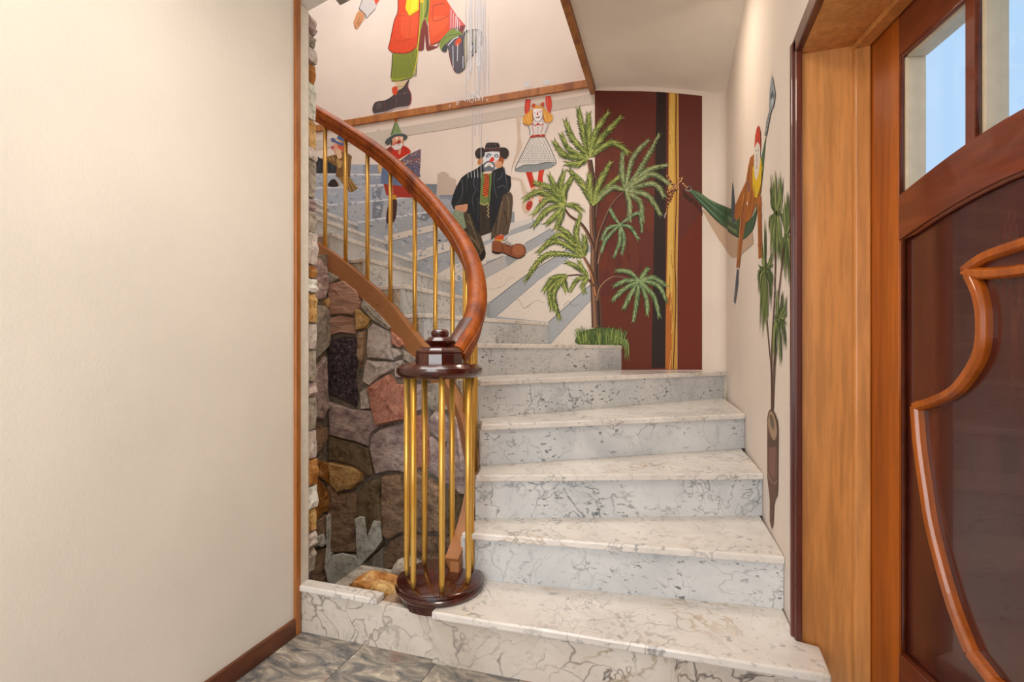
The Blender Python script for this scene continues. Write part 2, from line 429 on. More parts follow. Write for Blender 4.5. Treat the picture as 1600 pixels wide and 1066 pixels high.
# ------------------------------------------------------------------ railing
rail = thing('stair_railing', 'curved wooden handrail on brass balusters and a round brass newel', 'railing')
def frame_at(s, tab, r):
    e = .01
    p = arc(s, r); p.z = interp(s, tab)
    q = arc(s+e, r); q.z = interp(s+e, tab); p0 = arc(s-e, r); p0.z = interp(s-e, tab)
    t = (q-p0).normalized(); side = t.cross(Vector((0, 0, 1))).normalized()      # points to the treads
    up = side.cross(t).normalized(); return p, side, up
def arc_ext(): pass
_arc = arc
def arc(s, r=1.0):
    if s < 0: return Vector((CX+r, CY+s, 0))
    return _arc(s, r)
RT = smooth_tab([(-.07, 1.06), (0, 1.105), (.2, 1.225), (.4, 1.375), (.68, 1.595), (.97, 1.835), (1.22, 2.06), (1.484, 2.30), (1.736, 2.49), (2.11, 2.735), (2.6, 3.02), (3.2, 3.38)], 90)
ST = smooth_tab([(.0, .24), (.2, .37), (.4, .51), (.8, .77), (1.21, 1.09), (1.375, 1.235), (1.535, 1.39), (1.643, 1.482), (1.926, 1.696), (2.08, 1.79), (2.6, 2.10), (3.2, 2.46)], 90)
ss = [-.045+(3.1+.045)*i/110 for i in range(111)]
fr_ = [frame_at(s, RT, 1.0) for s in ss]
w2, h2 = .040, .05
prof = [(-.030, -.05), (-.034, -.03), (-.030, -.022), (-.043, -.010), (-.046, .000), (-.045, .010), (-.038, .014), (-.043, .020), (-.037, .034), (-.022, .0455), (0, .049), (.020, .0455), (.037, .034), (.043, .020), (.038, .014), (.045, .010), (.046, 0), (.043, -.010), (.030, -.022), (.034, -.03), (.030, -.05)]
sweep('handrail', prof, [f[0] for f in fr_], [f[1] for f in fr_], [f[2] for f in fr_], 'rail', rail)
sb = [i for i in range(len(ss)) if ss[i] < .17]
o = sweep('handrail_end_block', [(-.036, -.052), (-.048, -.02), (-.048, .014), (-.039, .037), (-.022, .049), (.0, .0525), (.016, .050), (.02, .0), (.02, -.052)], [frame_at(-.05+.2*i/8, RT, .995)[0] for i in range(9)],
          [frame_at(-.05+.2*i/8, RT, 1)[1] for i in range(9)], [frame_at(-.05+.2*i/8, RT, 1)[2] for i in range(9)], 'casing', rail)
o['label'] = 'dark mahogany end piece let into the handrail'
ss2 = [0.0+3.1*i/100 for i in range(101)]
fr2 = [frame_at(s, ST, .985) for s in ss2]
o = sweep('stringer', [(-.034, -.060), (.022, -.060), (.022, .052), (-.034, .052)], [f[0] for f in fr2], [f[1] for f in fr2], [f[2] for f in fr2], 'stringer', rail)
o['label'] = 'brown painted steel stringer under the balusters'
box('stringer_foot', (-.83, 1.775, .19), (-.79, 1.81, .27), 'stringer', rail, .003)
p, sd, up = frame_at(1.55, ST, .985)
lathe('bolt', [(.008, 0), (.013, .001), (.012, .006), (.005, .009)], (0, 0, 0), 'stringer', rail, 12).matrix_basis = Matrix.Translation(p-sd*.034-up*.01) @ sd.to_track_quat('-Z', 'Y').to_matrix().to_4x4()
# balusters
bs = [.18, .355, .53, .71, .897, 1.09, 1.285, 1.486, 1.66, 1.828, 1.99, 2.16, 2.34]
for s in bs:
    p = arc(s, .988); z0 = interp(s, ST)+.045; z1 = interp(s, RT)-.05
    tube('baluster', [(p.x, p.y, z0), (p.x, p.y, z0+.3), (p.x, p.y, z1)], .0135, 'brass', rail)
# newel
NX, NY = -.848, 1.728
nb = lathe('newel_base', [(.150, 0), (.155, .03), (.160, .034), (.166, .040), (.168, .050), (.163, .056), (.160, .058), (.164, .064), (.162, .072), (.156, .076), (0.001, .076)], (NX, NY, .155), 'mahog', rail, 64)
nc = lathe('newel_cap', [(.13, 0), (.150, .004), (.160, .014), (.165, .026), (.163, .038), (.150, .048), (.146, .052), (.10, .056), (.001, .056)], (NX, NY, .993), 'mahog', rail, 64)
lathe('pedestal', [(.092, 0), (.092, .035), (.089, .039), (.092, .043), (.088, .050), (.076, .058), (.074, .062), (.001, .062)], (NX, NY, 1.047), 'mahog', nc, 12, False)
lathe('finial', [(.036, 0), (.038, .006), (.046, .014), (.057, .022), (.060, .026), (.050, .034), (.043, .040), (.034, .043), (.031, .046), (.034, .050), (.034, .062), (.026, .070), (.010, .073), (.001, .073)], (NX, NY, 1.107), 'mahog', nc, 32)
fwd = math.atan2(-NY, -NX)                    # towards the camera
for i in range(7):
    a = fwd+math.radians(3)+2*math.pi*i/7
    x, y = NX+.128*math.cos(a), NY+.128*math.sin(a)
    tube('rod', [(x, y, .231), (x, y, .26), (x, y, .6), (x, y, .995)], [.007, .0105, .0115, .0115], 'brass', nb)

# ------------------------------------------------------------------ stone wall under the stairs
RS = .965
def on_stone(px, py):
    """point on the stone wall: side wall, flat rear part, or the round part seen from inside"""
    if px < 513.5:
        p = on_x(px, py, -2.17); return p, Vector((1, 0, 0))
    dx, dy, dz = ray(px, py)
    a = dx*dx+dy*dy; b = -2*(dx*CX+dy*CY); c = CX*CX+CY*CY-RS*RS
    q = b*b-4*a*c
    k = (-b+math.sqrt(max(q, 0)))/(2*a)
    if k*dx > CX: return Vector((k*dx, k*dy, HC+k*dz)), Vector((CX-k*dx, CY-k*dy, 0)).normalized()
    k = (CY+RS)/dy; return Vector((k*dx, k*dy, HC+k*dz)), Vector((0, -1, 0))
ws = struct(mesh('wall_stone', [], [], None), 'rough stone wall under the stair stringer above the old water basin')
# mortar body: follows the arc, its top under the stringer
vs, fs = [], []
sl = [-.02+2.02*i/60 for i in range(61)]
for s in sl:
    top = interp(max(s, 0), ST)-.075
    for r in (RS+.002, RS+.03):
        p = arc(s, r) if s >= 0 else Vector((CX+r, CY+s, 0))
        vs += [(p.x, p.y, -.58), (p.x, p.y, top)]
for i in range(60):
    a = 4*i; b = a+4
    fs += [(a, a+1, b+1, b), (a+2, b+2, b+3, a+3), (a+1, a+3, b+3, b+1)]
fs += [(0, 2, 3, 1), (240, 241, 243, 242)]
mesh('mortar', vs, fs, 'mortar', ws)
tl = [(YP, 1.50), (2.3, 1.60), (2.62, 1.70), (CY+RS, 1.74)]
mesh('mortar', [(-2.172, y, -.58) for y, z in tl]+[(-2.172, y, z) for y, z in tl]+[(-2.30, y, -.58) for y, z in tl]+[(-2.30, y, z) for y, z in tl],
     [(i, i+1, i+5, i+4) for i in range(3)]+[(8+i, 8+i+1, 8+i+5, 8+i+4) for i in range(3)]+[(4+i, 5+i, 13+i, 12+i) for i in range(3)]+[(0, 4, 12, 8), (3, 7, 15, 11)], 'mortar', ws)
SM = {
 'purple': stonemat('purple_grey_stone', ['6e5c5c', '93807f', 'b09e98', 'c3b5ad'], 9, .7, .5, (1, 1, 1.8), gain=1.6),
 'red': stonemat('red_sandstone', ['8a5547', 'a86f5e', 'bd8874', '9c6a58'], 26, .8, .4, gain=1.5),
 'pinkband': stonemat('banded_pink_stone', ['7d5f52', 'a4806e', 'b48c79', '8e8078'], 6, .7, .7, (.5, .5, 4), gain=1.5),
 'gold': stonemat('golden_stone', ['8a6434', 'c49656', 'd9b67c', 'b98a4c'], 16, .7, .6, gain=1.15),
 'white': stonemat('pale_quartz', ['a89c94', 'cbbfb7', 'd9cfc8', 'c2ad9c'], 14, .6, .5, gain=1.1),
 'crystal': stonemat('dark_amethyst_crystal', ['171217', '332930', '5e4f58', 'b7a3a3'], 40, .35, 1.0, gain=1.6),
 'olive': stonemat('olive_brown_stone', ['3f3524', '5e5039', '786750', '6a5b48'], 12, .7, .7, gain=1.9),
 'brown': stonemat('brown_stone', ['4c3b30', '77604e', '9a8068', '6b5242'], 13, .7, .8, (.7, .7, 1.6), gain=1.9),
 'amber': stonemat('amber_stone', ['5e3716', '9a6226', 'b9854a', 'd8c39a'], 12, .6, .6),
 'grey': stonemat('grey_green_stone', ['625c52', '837b70', '9b9488', '7a6a64'], 12, .75, .6, gain=1.7),
 'lime': stonemat('pale_mineral_crust', ['95988d', 'adb0a4', 'bcbdb0'], 9, .85, .25, gain=2.1),
}
def stone(px, mat, th=.04, name='stone', parent=ws, lift=.0, surf=on_stone, jit=.35):
    cxp = sum(p[0] for p in px)/len(px); cyp = sum(p[1] for p in px)/len(px)
    P = []
    m = len(px)
    # extra points along the edges, a little irregular
    pts = []
    for i in range(m):
        a, b = px[i], px[(i+1) % m]; L = math.hypot(b[0]-a[0], b[1]-a[1]); k = max(1, int(L/14))
        for q in range(k):
            t = q/k; j = jit*3 if q else 0
            pts.append((lerp(a[0], b[0], t)+random.uniform(-j, j)*.8, lerp(a[1], b[1], t)+random.uniform(-j, j)*.8))
    side = (lambda x: x) if cxp >= 513.5 else (lambda x: min(x, 513.2))
    fix = (lambda x: max(x, 513.6)) if cxp >= 513.5 else (lambda x: min(x, 513.2))
    n = len(pts); V = []; tilt = (random.uniform(-.3, .3), random.uniform(-.3, .3))
    for sc, d in ((1, -.004), (.985, .62), (.93, .95), (.55, 1.0)):
        for (x, y) in pts:
            X = cxp+(x-cxp)*sc; Y = cyp+(y-cyp)*sc
            p, nr = surf(fix(X), Y)
            dd = th*d*(1+(tilt[0]*(x-cxp)+tilt[1]*(y-cyp))/60) if d > 0 else d
            if d > .5: dd += random.uniform(-.006, .006)
            V.append(p+nr*(dd+lift))
    p, nr = surf(fix(cxp), cyp); V.append(p+nr*(th*1.02+lift))
    Fc = []
    for r in range(3):
        for i in range(n):
            j = (i+1) % n; Fc.append((r*n+i, r*n+j, (r+1)*n+j, (r+1)*n+i))
    for i in range(n): Fc.append((3*n+i, 3*n+(i+1) % n, 4*n))
    return mesh(name, V, Fc, SM[mat], parent)
ST_LIST = [
 ('purple', [(486,399),(497,404),(508,419),(511,447),(506,467),(489,471)]),
 ('grey', [(488,476),(503,478),(511,484),(511,540),(509,543),(489,563)]),
 ('gold', [(504.5,470),(513,464),(513,478),(506,481)]),
 ('purple', [(489,578),(506,556),(508,637),(499,655),(489,652)]),
 ('brown', [(488,660),(510,669),(512,680),(489,715)]),
 ('amber', [(485,732),(494,719),(511,723),(513,760),(504,750),(492,744)]),
 ('amber', [(485,756),(495,748),(509,764),(513,768),(513,798),(503,801),(486,818)]),
 ('brown', [(485,822),(502,806),(513,803),(513,850),(486,856)]),
 ('brown', [(486,860),(513,855),(513,912),(486,912)]),
 ('grey', [(516,425),(533,435),(515,446)]),
 ('pinkband', [(514,448),(521,443),(539,439),(560,455),(566,476),(555,494),(534,491),(514,494)]),
 ('pinkband', [(514,498),(534,493),(556,497),(556,522),(537,519),(519,524),(514,528)]),
 ('crystal', [(514,531),(536,526),(559,527),(560,565),(557,583),(560,622),(558,636),(536,624),(516,616)]),
 ('gold', [(559,481),(582,499),(573,513),(560,516)]),
 ('grey', [(569,467),(592,488),(614,512),(609,515),(584,499),(567,479)]),
 ('brown', [(562,520),(573,517),(571,558),(566,575),(562,555)]),
 ('white', [(585,505),(592,509),(611,517),(612,540),(617,563),(576,559),(575,545),(577,515)]),
 ('red', [(614,518),(630,530),(634,539),(627,544),(614,536)]),
 ('white', [(615,544),(624,545),(630,554),(620,560)]),
 ('grey', [(631,545),(655,561),(646,569),(632,562)]),
 ('white', [(575,563),(617,566),(618,576),(609,582),(594,588),(579,603),(568,596),(572,573)]),
 ('white', [(621,565),(630,562),(634,573),(630,590),(620,589)]),
 ('white', [(566,613),(576,606),(582,638),(568,639)]),
 ('red', [(581,604),(612,585),(621,600),(640,600),(640,655),(596,665),(585,632)], .075),
 ('purple', [(515,627),(554,640),(583,642),(593,667),(580,680),(577,696),(560,690),(535,684),(517,678)]),
 ('purple', [(596,669),(640,659),(652,700),(646,742),(628,735),(610,735),(590,739),(580,700),(582,683)]),
 ('olive', [(516,682),(536,686),(560,693),(578,700),(585,740),(578,744),(569,734),(554,725),(533,720),(516,717)]),
 ('gold', [(518,721),(534,725),(554,729),(570,739),(568,750),(554,763),(545,763),(534,767),(522,753)], .05),
 ('brown', [(515,756),(521,757),(532,770),(552,768),(560,775),(559,862),(519,862),(515,830)]),
 ('olive', [(562,768),(575,753),(598,745),(600,800),(601,850),(575,874),(562,860)]),
 ('grey', [(514,866),(560,865),(575,878),(601,855),(604,890),(594,912),(560,922),(514,912)]),
 ('brown', [(601,743),(632,739),(636,775),(637,829),(613,841),(603,835)], .05),
 ('brown', [(613,843),(638,831),(662,836),(702,839),(707,876),(650,886),(604,886),(603,862)]),
 ('brown', [(640,747),(655,736),(690,760),(691,830),(664,833),(640,826)]),
 ('olive', [(693,766),(712,760),(727,782),(715,830),(702,836),(694,830)]),
 ('purple', [(644,599),(662,600),(665,640),(650,646),(644,640)]),
 ('grey', [(667,600),(690,598),(697,627),(703,640),(682,642),(669,630)]),
 ('purple', [(673,656),(690,637),(702,660),(699,690),(676,674)]),
 ('red', [(650,650),(668,645),(671,680),(671,730),(656,733),(652,690)]),
 ('purple', [(675,681),(699,700),(701,755),(674,735)]),
 ('purple', [(705,645),(716,650),(723,682),(728,720),(726,772),(706,755),(703,700)]),
 ('grey', [(640,570),(658,562),(690,575),(690,594),(645,594)]),
]
for e in ST_LIST:
    stone(e[1], e[0], e[2] if len(e) > 2 else random.uniform(.02, .034))
# pale mineral crust left by running water
for poly in ([(503,808),(508,801),(514.5,803),(519,812),(521,850),(524,870),(519,905),(506,909),(501,888),(504,850)],
             [(560,808),(567,804),(575,806),(577,836),(586,834),(589,811),(599,812),(602,842),(592,856),(576,872),(568,880),(562,862)],
             [(521,866),(540,861),(561,866),(568,882),(556,906),(538,912),(520,909),(518,890)],
             [(487,838),(499,833),(503,848),(496,854),(488,851)]):
    q = stone(poly, 'lime', .007, 'mineral_crust', ws, .034)
    q['label'] = 'pale crust left by running water'
# stones along the rear edge of the white opening post
z = .19; mats = ['grey', 'white', 'gold', 'lime', 'amber', 'white', 'grey', 'purple']
k = 0
while z < 2.44:
    hgt = random.uniform(.05, .15); z1 = min(z+hgt, 2.455)
    ys = YP+.002; out = random.uniform(-.014, .0)+(.004 if .5 < z < 1.9 else 0)
    V = []; nn = 5
    for q in range(nn):
        zz = lerp(z+.004, z1-.004, q/(nn-1)); e = out+random.uniform(-.008, .006) - (.006 if q in (0, nn-1) else 0)
        V += [(XL-.05, ys, zz), (XL+e*.4, ys, zz), (XL+e, ys+.02, zz+random.uniform(-.004, .004)), (XL+e*.8, ys+.05, zz), (XL-.05, ys+.06, zz)]
    Fc = [(5*q+a, 5*q+(a+1) % 5, 5*q+5+(a+1) % 5, 5*q+5+a) for q in range(nn-1) for a in range(5)]+[(0, 1, 2, 3, 4), tuple(5*(nn-1)+a for a in range(5))]
    mesh('stone', V, Fc, SM[mats[k % 8]], ws); k += 1; z = z1
for q in (2, 3):
    x0 = XL+.01+q*.05
    mesh('stone', [(x0, YP+.002, 2.470+.0125*q), (x0+.048, YP+.002, 2.480+.0125*q), (x0+.048, YP+.05, 2.476+.0125*q), (x0, YP+.05, 2.466+.0125*q),
                   (x0, YP+.002, 2.52), (x0+.048, YP+.002, 2.52), (x0+.048, YP+.05, 2.52), (x0, YP+.05, 2.52)],
         [(0,1,2,3),(4,5,6,7),(0,1,5,4),(1,2,6,5),(2,3,7,6),(3,0,4,7)], SM['grey'], ws)
# plinth below the newel and loose stones around it
struct(box('wall_plinth', (-1.04, 1.618, -.55), (-.808, 1.92, .154), SM['brown']), 'stone block carrying the newel base')
def rock(name, c, r, mat, seed, label, group='loose stones beside the newel'):
    rnd = random.Random(seed); bm = bmesh.new(); bmesh.ops.create_icosphere(bm, subdivisions=2, radius=1)
    for v in bm.verts:
        k = 1+rnd.uniform(-.14, .14); v.co = Vector((v.co.x*r[0]*k, v.co.y*r[1]*k, max(v.co.z, -.6)*r[2]*k))+Vector(c)
    me = bpy.data.meshes.new(name); bm.to_mesh(me); bm.free(); me.materials.append(SM[mat])
    o = bpy.data.objects.new(name, me); link(o)
    return tag(o, label, 'stone', group)
rock('loose_stone', (-1.15, 1.79, .115), (.13, .075, .055), 'amber', 3, 'flat amber stone lying between the broken kerb coping and newel')
rock('loose_stone', (-1.08, 1.70, .155), (.06, .04, .035), 'gold', 5, 'small golden stone chip at the broken end of the kerb coping')
rock('loose_stone', (-1.10, 1.93, .10), (.09, .06, .10), 'grey', 9, 'grey pointed stone behind the amber stone beside the newel')
struct(box('wall_ledge', (-1.40, 1.70, -.55), (-1.042, 2.02, .08), SM['grey']), 'rough ledge carrying the loose stones beside the newel')

# ------------------------------------------------------------------ entrance door on the right
AD = D(10.2); D0 = Vector((.565, 1.785, 0)); DU = Vector((math.sin(AD), -math.cos(AD), 0)); DN = Vector((math.cos(AD), math.sin(AD), 0))
def dp(t, n, h): return D0+DU*t+DN*n+Vector((0, 0, h))
def dslab(name, poly, n0, n1, mat, parent, bevel=0):
    """poly in door coordinates (along, height), from depth n0 to n1 (positive is outside)"""
    k = len(poly)
    return mesh(name, [dp(t, n0, h) for t, h in poly]+[dp(t, n1, h) for t, h in poly],
                [tuple(range(k)), tuple(range(k, 2*k))]+[(i, (i+1) % k, k+(i+1) % k, k+i) for i in range(k)], mat, parent, False, bevel)
# reveal and casing
wd = struct(mesh('trim_4', [], [], None), 'dark red wooden casing around the entrance door opening')
box('casing', (XR-.008, 1.745, R_), (XR+.012, 1.80, 2.075), 'casing', wd, .004)
box('casing_bead', (XR-.016, 1.765, R_), (XR+.004, 1.782, 2.07), 'casing', wd, .004)
box('casing', (XR-.008, .42, 2.03), (XR+.012, 1.80, 2.085), 'casing', wd, .004)
jb = struct(mesh('door_frame_1', [], [], None), 'honey brown wooden door frame and reveal')
box('jamb', (XR+.012, 1.768, 0), (.62, 1.90, 2.03), 'jamb', jb)
prism('jamb_stop', [(.525, 1.768), (.527, 1.757), (.532, 1.752), (.568, 1.749), (.575, 1.768)], 0, 2.03, 'jamb', jb, .002)
prism('head_jamb', [(XR+.012, 1.90), (XR+.012, .42), xy(dp(1.4, .03, 0)), xy(dp(-.1, .03, 0))], 2.03, 2.2, 'jamb', jb)
dslab('head_stop', [(-.04, 2.012), (1.2, 2.012), (1.2, 2.03), (-.04, 2.03)], -.045, -.004, 'jamb', jb, .003)
dslab('jamb', [(1.104, 0), (1.25, 0), (1.25, 2.03), (1.104, 2.03)], -.22, .06, 'jamb', jb)
TC = .55
door = thing('entrance_door', 'tall brown wooden entrance door with two tone frame, glass panes and carved vase moulding', 'door')
def mir(ps): return [(2*TC-t, h) for t, h in ps]
wb = lambda t: 1.522+.028*math.sin(min(1, max(0, (t-.16)/.78))*math.pi)*1.9   # arched lower edge of the panes
pt = lambda t: 1.400+.030*math.sin(min(1, max(0, (t-.16)/.78))*math.pi)*1.8   # arched top of the panel
n0, n1 = 0, .045
dslab('stile', [(.004, .01), (.160, .01), (.160, 2.02), (.004, 2.02)], n0, n1, 'stile', door, .002)
dslab('stile', mir([(.004, .01), (.160, .01), (.160, 2.02), (.004, 2.02)]), n0, n1, 'stile', door, .002)
ts_ = [.160+.78*i/16 for i in range(17)]
dslab('bottom_rail', [(.161, .01), (.939, .01), (.939, .262), (.161, .262)], n0, n1, 'rails', door, .002)
dslab('top_rail', [(.161, 1.905), (.939, 1.905), (.939, 2.02), (.161, 2.02)], n0, n1, 'rails', door, .002)
dslab('lock_rail', [(t, pt(t)) for t in ts_]+[(t, wb(t)) for t in reversed(ts_)], n0+.001, n1, 'rails', door)
dslab('mullion', [(.395, wb(.41)-.004), (.425, wb(.41)-.004), (.425, 1.905), (.395, 1.905)], n0+.002, n1, 'rails', door, .002)
dslab('mullion', mir([(.395, wb(.41)-.004), (.425, wb(.41)-.004), (.425, 1.905), (.395, 1.905)]), n0+.002, n1, 'rails', door, .002)
dslab('panel', [(.150, .25), (.950, .25)]+[(t, pt(t)+.008) for t in reversed(ts_)], n0+.02, n1-.008, 'panel', door)
# sunk bead around the panel
bead = [(.160, .262), (.940, .262)]+[(t, pt(t)) for t in reversed(ts_)]
bead_c = [dp(t, .014, h) for t, h in bead]
tube('panel_bead', bead_c+[bead_c[0]], .007, 'rails', door, 8)
# panes
for a, b in ((.162, .395), (.425, 2*TC-.425), (2*TC-.395, 2*TC-.162)):
    q = [a+(b-a)*i/6 for i in range(7)]
    dslab('pane', [(t, wb(t)+.001) for t in q]+[(b, 1.904), (a, 1.904)], .026, .030, 'glass', door)
    tube('pane_bead', [dp(t, .006, h) for t, h in [(a+.002, wb(a)), (a+.002, 1.902), (b-.002, 1.902)]], .006, 'rails', door, 8)
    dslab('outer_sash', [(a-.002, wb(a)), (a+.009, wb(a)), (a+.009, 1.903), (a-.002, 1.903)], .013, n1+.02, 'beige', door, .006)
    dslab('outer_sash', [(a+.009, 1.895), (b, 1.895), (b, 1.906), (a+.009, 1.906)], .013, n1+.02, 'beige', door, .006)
# carved vase moulding
def crv(ps, n=8):
    out = []
    P = [ps[0]]+ps+[ps[-1]]
    for i in range(1, len(P)-2):
        for q in range(n):
            t = q/n; a, b, c, d_ = P[i-1], P[i], P[i+1], P[i+2]
            out.append(tuple(.5*((2*b[k])+(-a[k]+c[k])*t+(2*a[k]-5*b[k]+4*c[k]-d_[k])*t*t+(-a[k]+3*b[k]-3*c[k]+d_[k])*t**3) for k in range(2)))
    out.append(ps[-1]); return out
def mould(name, ps, r=.013):
    P = [dp(t, .012, h) for t, h in ps]; vs, fs = [], []; n = len(P); pr = [(-r, .012), (-r, -.004), (-r*.55, -.014), (r*.55, -.014), (r, -.004), (r, .012)]
    for i, p in enumerate(P):
        tg = (P[min(i+1, n-1)]-P[max(i-1, 0)]).normalized(); sd = tg.cross(DN).normalized()
        for a, b in pr: vs.append(p+sd*a+DN*b)
    for i in range(n-1):
        for k in range(6): fs.append((6*i+k, 6*i+(k+1) % 6, 6*i+6+(k+1) % 6, 6*i+6+k))
    fs += [tuple(range(6)), tuple(6*(n-1)+k for k in range(6))]
    return mesh(name, vs, fs, 'stile', door, False, .002)
neck = crv([(.399, 1.270), (.425, 1.22), (.436, 1.16), (.425, 1.085), (.364, 1.010), (.29, .972), (.217, .949)])
body = crv([(.217, .949), (.222, .90), (.230, .841), (.252, .74), (.278, .641), (.343, .496), (.403, .409)])
foot = [(.403, .409), (.465, .384), (TC, .378)]
lip_u = crv([(.387, 1.280), (.42, 1.294), (.456, 1.303), (TC, 1.311)])
lip_l = crv([(.387, 1.280), (.42, 1.268), (.489, 1.259), (TC, 1.256)])
for nm, seg in (('neck_moulding', neck), ('body_moulding', body), ('foot_moulding', foot), ('lip_moulding', lip_u), ('lip_moulding', lip_l)):
    mould(nm, seg); mould(nm, mir(seg))
dslab('vase_mouth', [(t, h) for t, h in lip_l]+[(t, h) for t, h in reversed(mir(lip_l)[:-1])][::1]+[(t, h) for t, h in mir(lip_u)]+[(t, h) for t, h in reversed(lip_u)], .017, .021, 'casing', door)

# ------------------------------------------------------------------ the mural: paint on the rear and right walls
LAY = [0]
def cat(ps, n=5, closed=True):
    k = len(ps); out = []
    for i in range(k if closed else k-1):
        if closed: a, b, c, d_ = ps[i-1], ps[i], ps[(i+1) % k], ps[(i+2) % k]
        else: a, b, c, d_ = ps[max(i-1, 0)], ps[i], ps[i+1], ps[min(i+2, k-1)]
        for q in range(n):
            t = q/n
            out.append(tuple(.5*((2*b[j])+(-a[j]+c[j])*t*.9+(2*a[j]-5*b[j]+4*c[j]-d_[j])*t*t*1+(-a[j]+3*b[j]-3*c[j]+d_[j])*t**3+0*t) if False else
                             (.5*(2*b[j]+(c[j]-a[j])*t+(2*a[j]-5*b[j]+4*c[j]-d_[j])*t*t+(-a[j]+3*b[j]-3*c[j]+d_[j])*t**3)) for j in range(2)))
    if not closed: out.append(ps[-1])
    return out
def stroke(ps, w0, w1=None, n=4, closed=False, wm=None):
    """tapered brush line as a polygon"""
    w1 = w0 if w1 is None else w1
    c = cat(ps, n, False) if len(ps) > 2 else [tuple(lerp(ps[0][j], ps[1][j], t/4) for j in range(2)) for t in range(5)]
    L, R = [], []
    for i, p in enumerate(c):
        a, b = c[max(i-1, 0)], c[min(i+1, len(c)-1)]; dx, dy = b[0]-a[0], b[1]-a[1]; l = math.hypot(dx, dy) or 1
        t = i/(len(c)-1); wd_ = (lerp(w0, w1, t) if wm is None else (lerp(w0, wm, t*2) if t < .5 else lerp(wm, w1, t*2-1)))/2
        L.append((p[0]-dy/l*wd_, p[1]+dx/l*wd_)); R.append((p[0]+dy/l*wd_, p[1]-dx/l*wd_))
    return L+R[::-1]
class Part:
    def __init__(s, o=0): s.v = []; s.f = []; s.c = []; s.f_ = []; s.o = o
    def poly(s, ps, col, smooth=True, step=None):
        ps = cat(ps, 4) if smooth and len(ps) > 3 else ps
        LAY[0] += 0 if s.o else 1; off = s.o+.000018*(len(s.f_) % 12) if s.o else .0008+LAY[0]*.00002
        s.f_.append(1); b = len(s.v); tri = tessellate_polygon([[Vector((x, y, 0)) for x, y in ps]])
        s.v += [hit(x, y, off) for x, y in ps]
        for t in tri: s.f.append(tuple(b+i for i in t)); s.c.append(lin(col))
        return s
    def strip(s, top, bot, col, n=24):
        LAY[0] += 1; off = .0008+LAY[0]*.00002; b = len(s.v)
        A, B = cat(top, 8, False), cat(bot, 8, False)
        def at(P, t):
            x = t*(len(P)-1); i = min(int(x), len(P)-2); return tuple(lerp(P[i][j], P[i+1][j], x-i) for j in range(2))
        rows = 5
        for i in range(n+1):
            p, q = at(A, i/n), at(B, i/n)
            for r in range(rows): s.v.append(hit(lerp(p[0], q[0], r/(rows-1)), lerp(p[1], q[1], r/(rows-1)), off))
        for i in range(n):
            for r in range(rows-1):
                s.f.append((b+i*rows+r, b+(i+1)*rows+r, b+(i+1)*rows+r+1, b+i*rows+r+1)); s.c.append(lin(col))
        return s
    def line(s, ps, w0, col, w1=None, wm=None): return s.poly(stroke(ps, w0, w1, wm=wm), col, False)
    def dot(s, x, y, rx, ry, col, n=10): return s.poly([(x+rx*math.cos(2*math.pi*i/n), y+ry*math.sin(2*math.pi*i/n)) for i in range(n)], col, False)
    def done(s, name, parent=None, label=None):
        me = bpy.data.meshes.new(name); me.from_pydata([tuple(v) for v in s.v], [], s.f); me.update()
        ca = me.color_attributes.new('Col', 'FLOAT_COLOR', 'CORNER')
        flat_ = []
        for p, c in zip(me.polygons, s.c): flat_ += [*c, 1.0]*p.loop_total
        ca.data.foreach_set('color', flat_)
        me.materials.append(M['paint']); o = bpy.data.objects.new(name, me); link(o, parent)
        if label: o['label'] = label
        return o
def Zf(x0, y0, s): return lambda ps: [(x0+a/s, y0+b/s) for a, b in ps]
def fig(name, label, category='wall painting', group='mural figures painted on the stairwell walls'):
    LAY[0] = LAY[0] if False else BASE[0]
    return thing(name, label, category, group=group)
BASE = [0]
#MURAL
# painted stairs that carry the real ones on across the wall
def poly_many(p, lst):
    for ps, c in lst: p.poly(ps, c, False)
    return p
ps_ = fig('painted_stairs', 'painted grey stairs on the rear wall that continue the real steps', 'wall painting', None)
G1, G2, G3, G4 = 'a9b0b8', '9aa2ad', '8a929c', 'b9b9b8'
CR, CW = 'd9d0c6', 'e2dedb'
p = Part()
p.poly([(480,257),(548,257),(594,257),(600,287),(660,287),(685,288),(686,304),(713,304),(714,319),(760,331),(797,331),(804,331),(804,349),(830,341),(861,357),(884,380),(929,384),(929,545),(480,545)], G1, False)
p.done('painted_risers', ps_)
p = Part()
# riser faces, with the mural's shadow patches painted darker
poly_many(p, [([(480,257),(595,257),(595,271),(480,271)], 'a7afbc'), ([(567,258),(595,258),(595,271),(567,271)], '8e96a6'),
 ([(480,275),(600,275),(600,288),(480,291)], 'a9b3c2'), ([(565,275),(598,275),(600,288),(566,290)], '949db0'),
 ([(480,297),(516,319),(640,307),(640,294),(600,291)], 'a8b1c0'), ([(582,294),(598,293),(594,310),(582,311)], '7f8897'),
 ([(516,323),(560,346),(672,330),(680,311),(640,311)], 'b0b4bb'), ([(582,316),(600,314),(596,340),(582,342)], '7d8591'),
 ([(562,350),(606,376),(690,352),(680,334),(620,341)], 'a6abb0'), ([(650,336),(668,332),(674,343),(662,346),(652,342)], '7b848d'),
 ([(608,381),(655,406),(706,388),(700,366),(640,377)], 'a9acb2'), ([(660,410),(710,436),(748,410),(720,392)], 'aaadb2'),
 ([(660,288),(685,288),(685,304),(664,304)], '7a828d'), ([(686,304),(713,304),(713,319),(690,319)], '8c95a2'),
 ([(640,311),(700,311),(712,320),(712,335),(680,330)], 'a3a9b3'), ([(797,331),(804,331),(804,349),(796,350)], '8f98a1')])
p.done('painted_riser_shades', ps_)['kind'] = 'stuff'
p = Part(.0016); rd = random.Random(3)
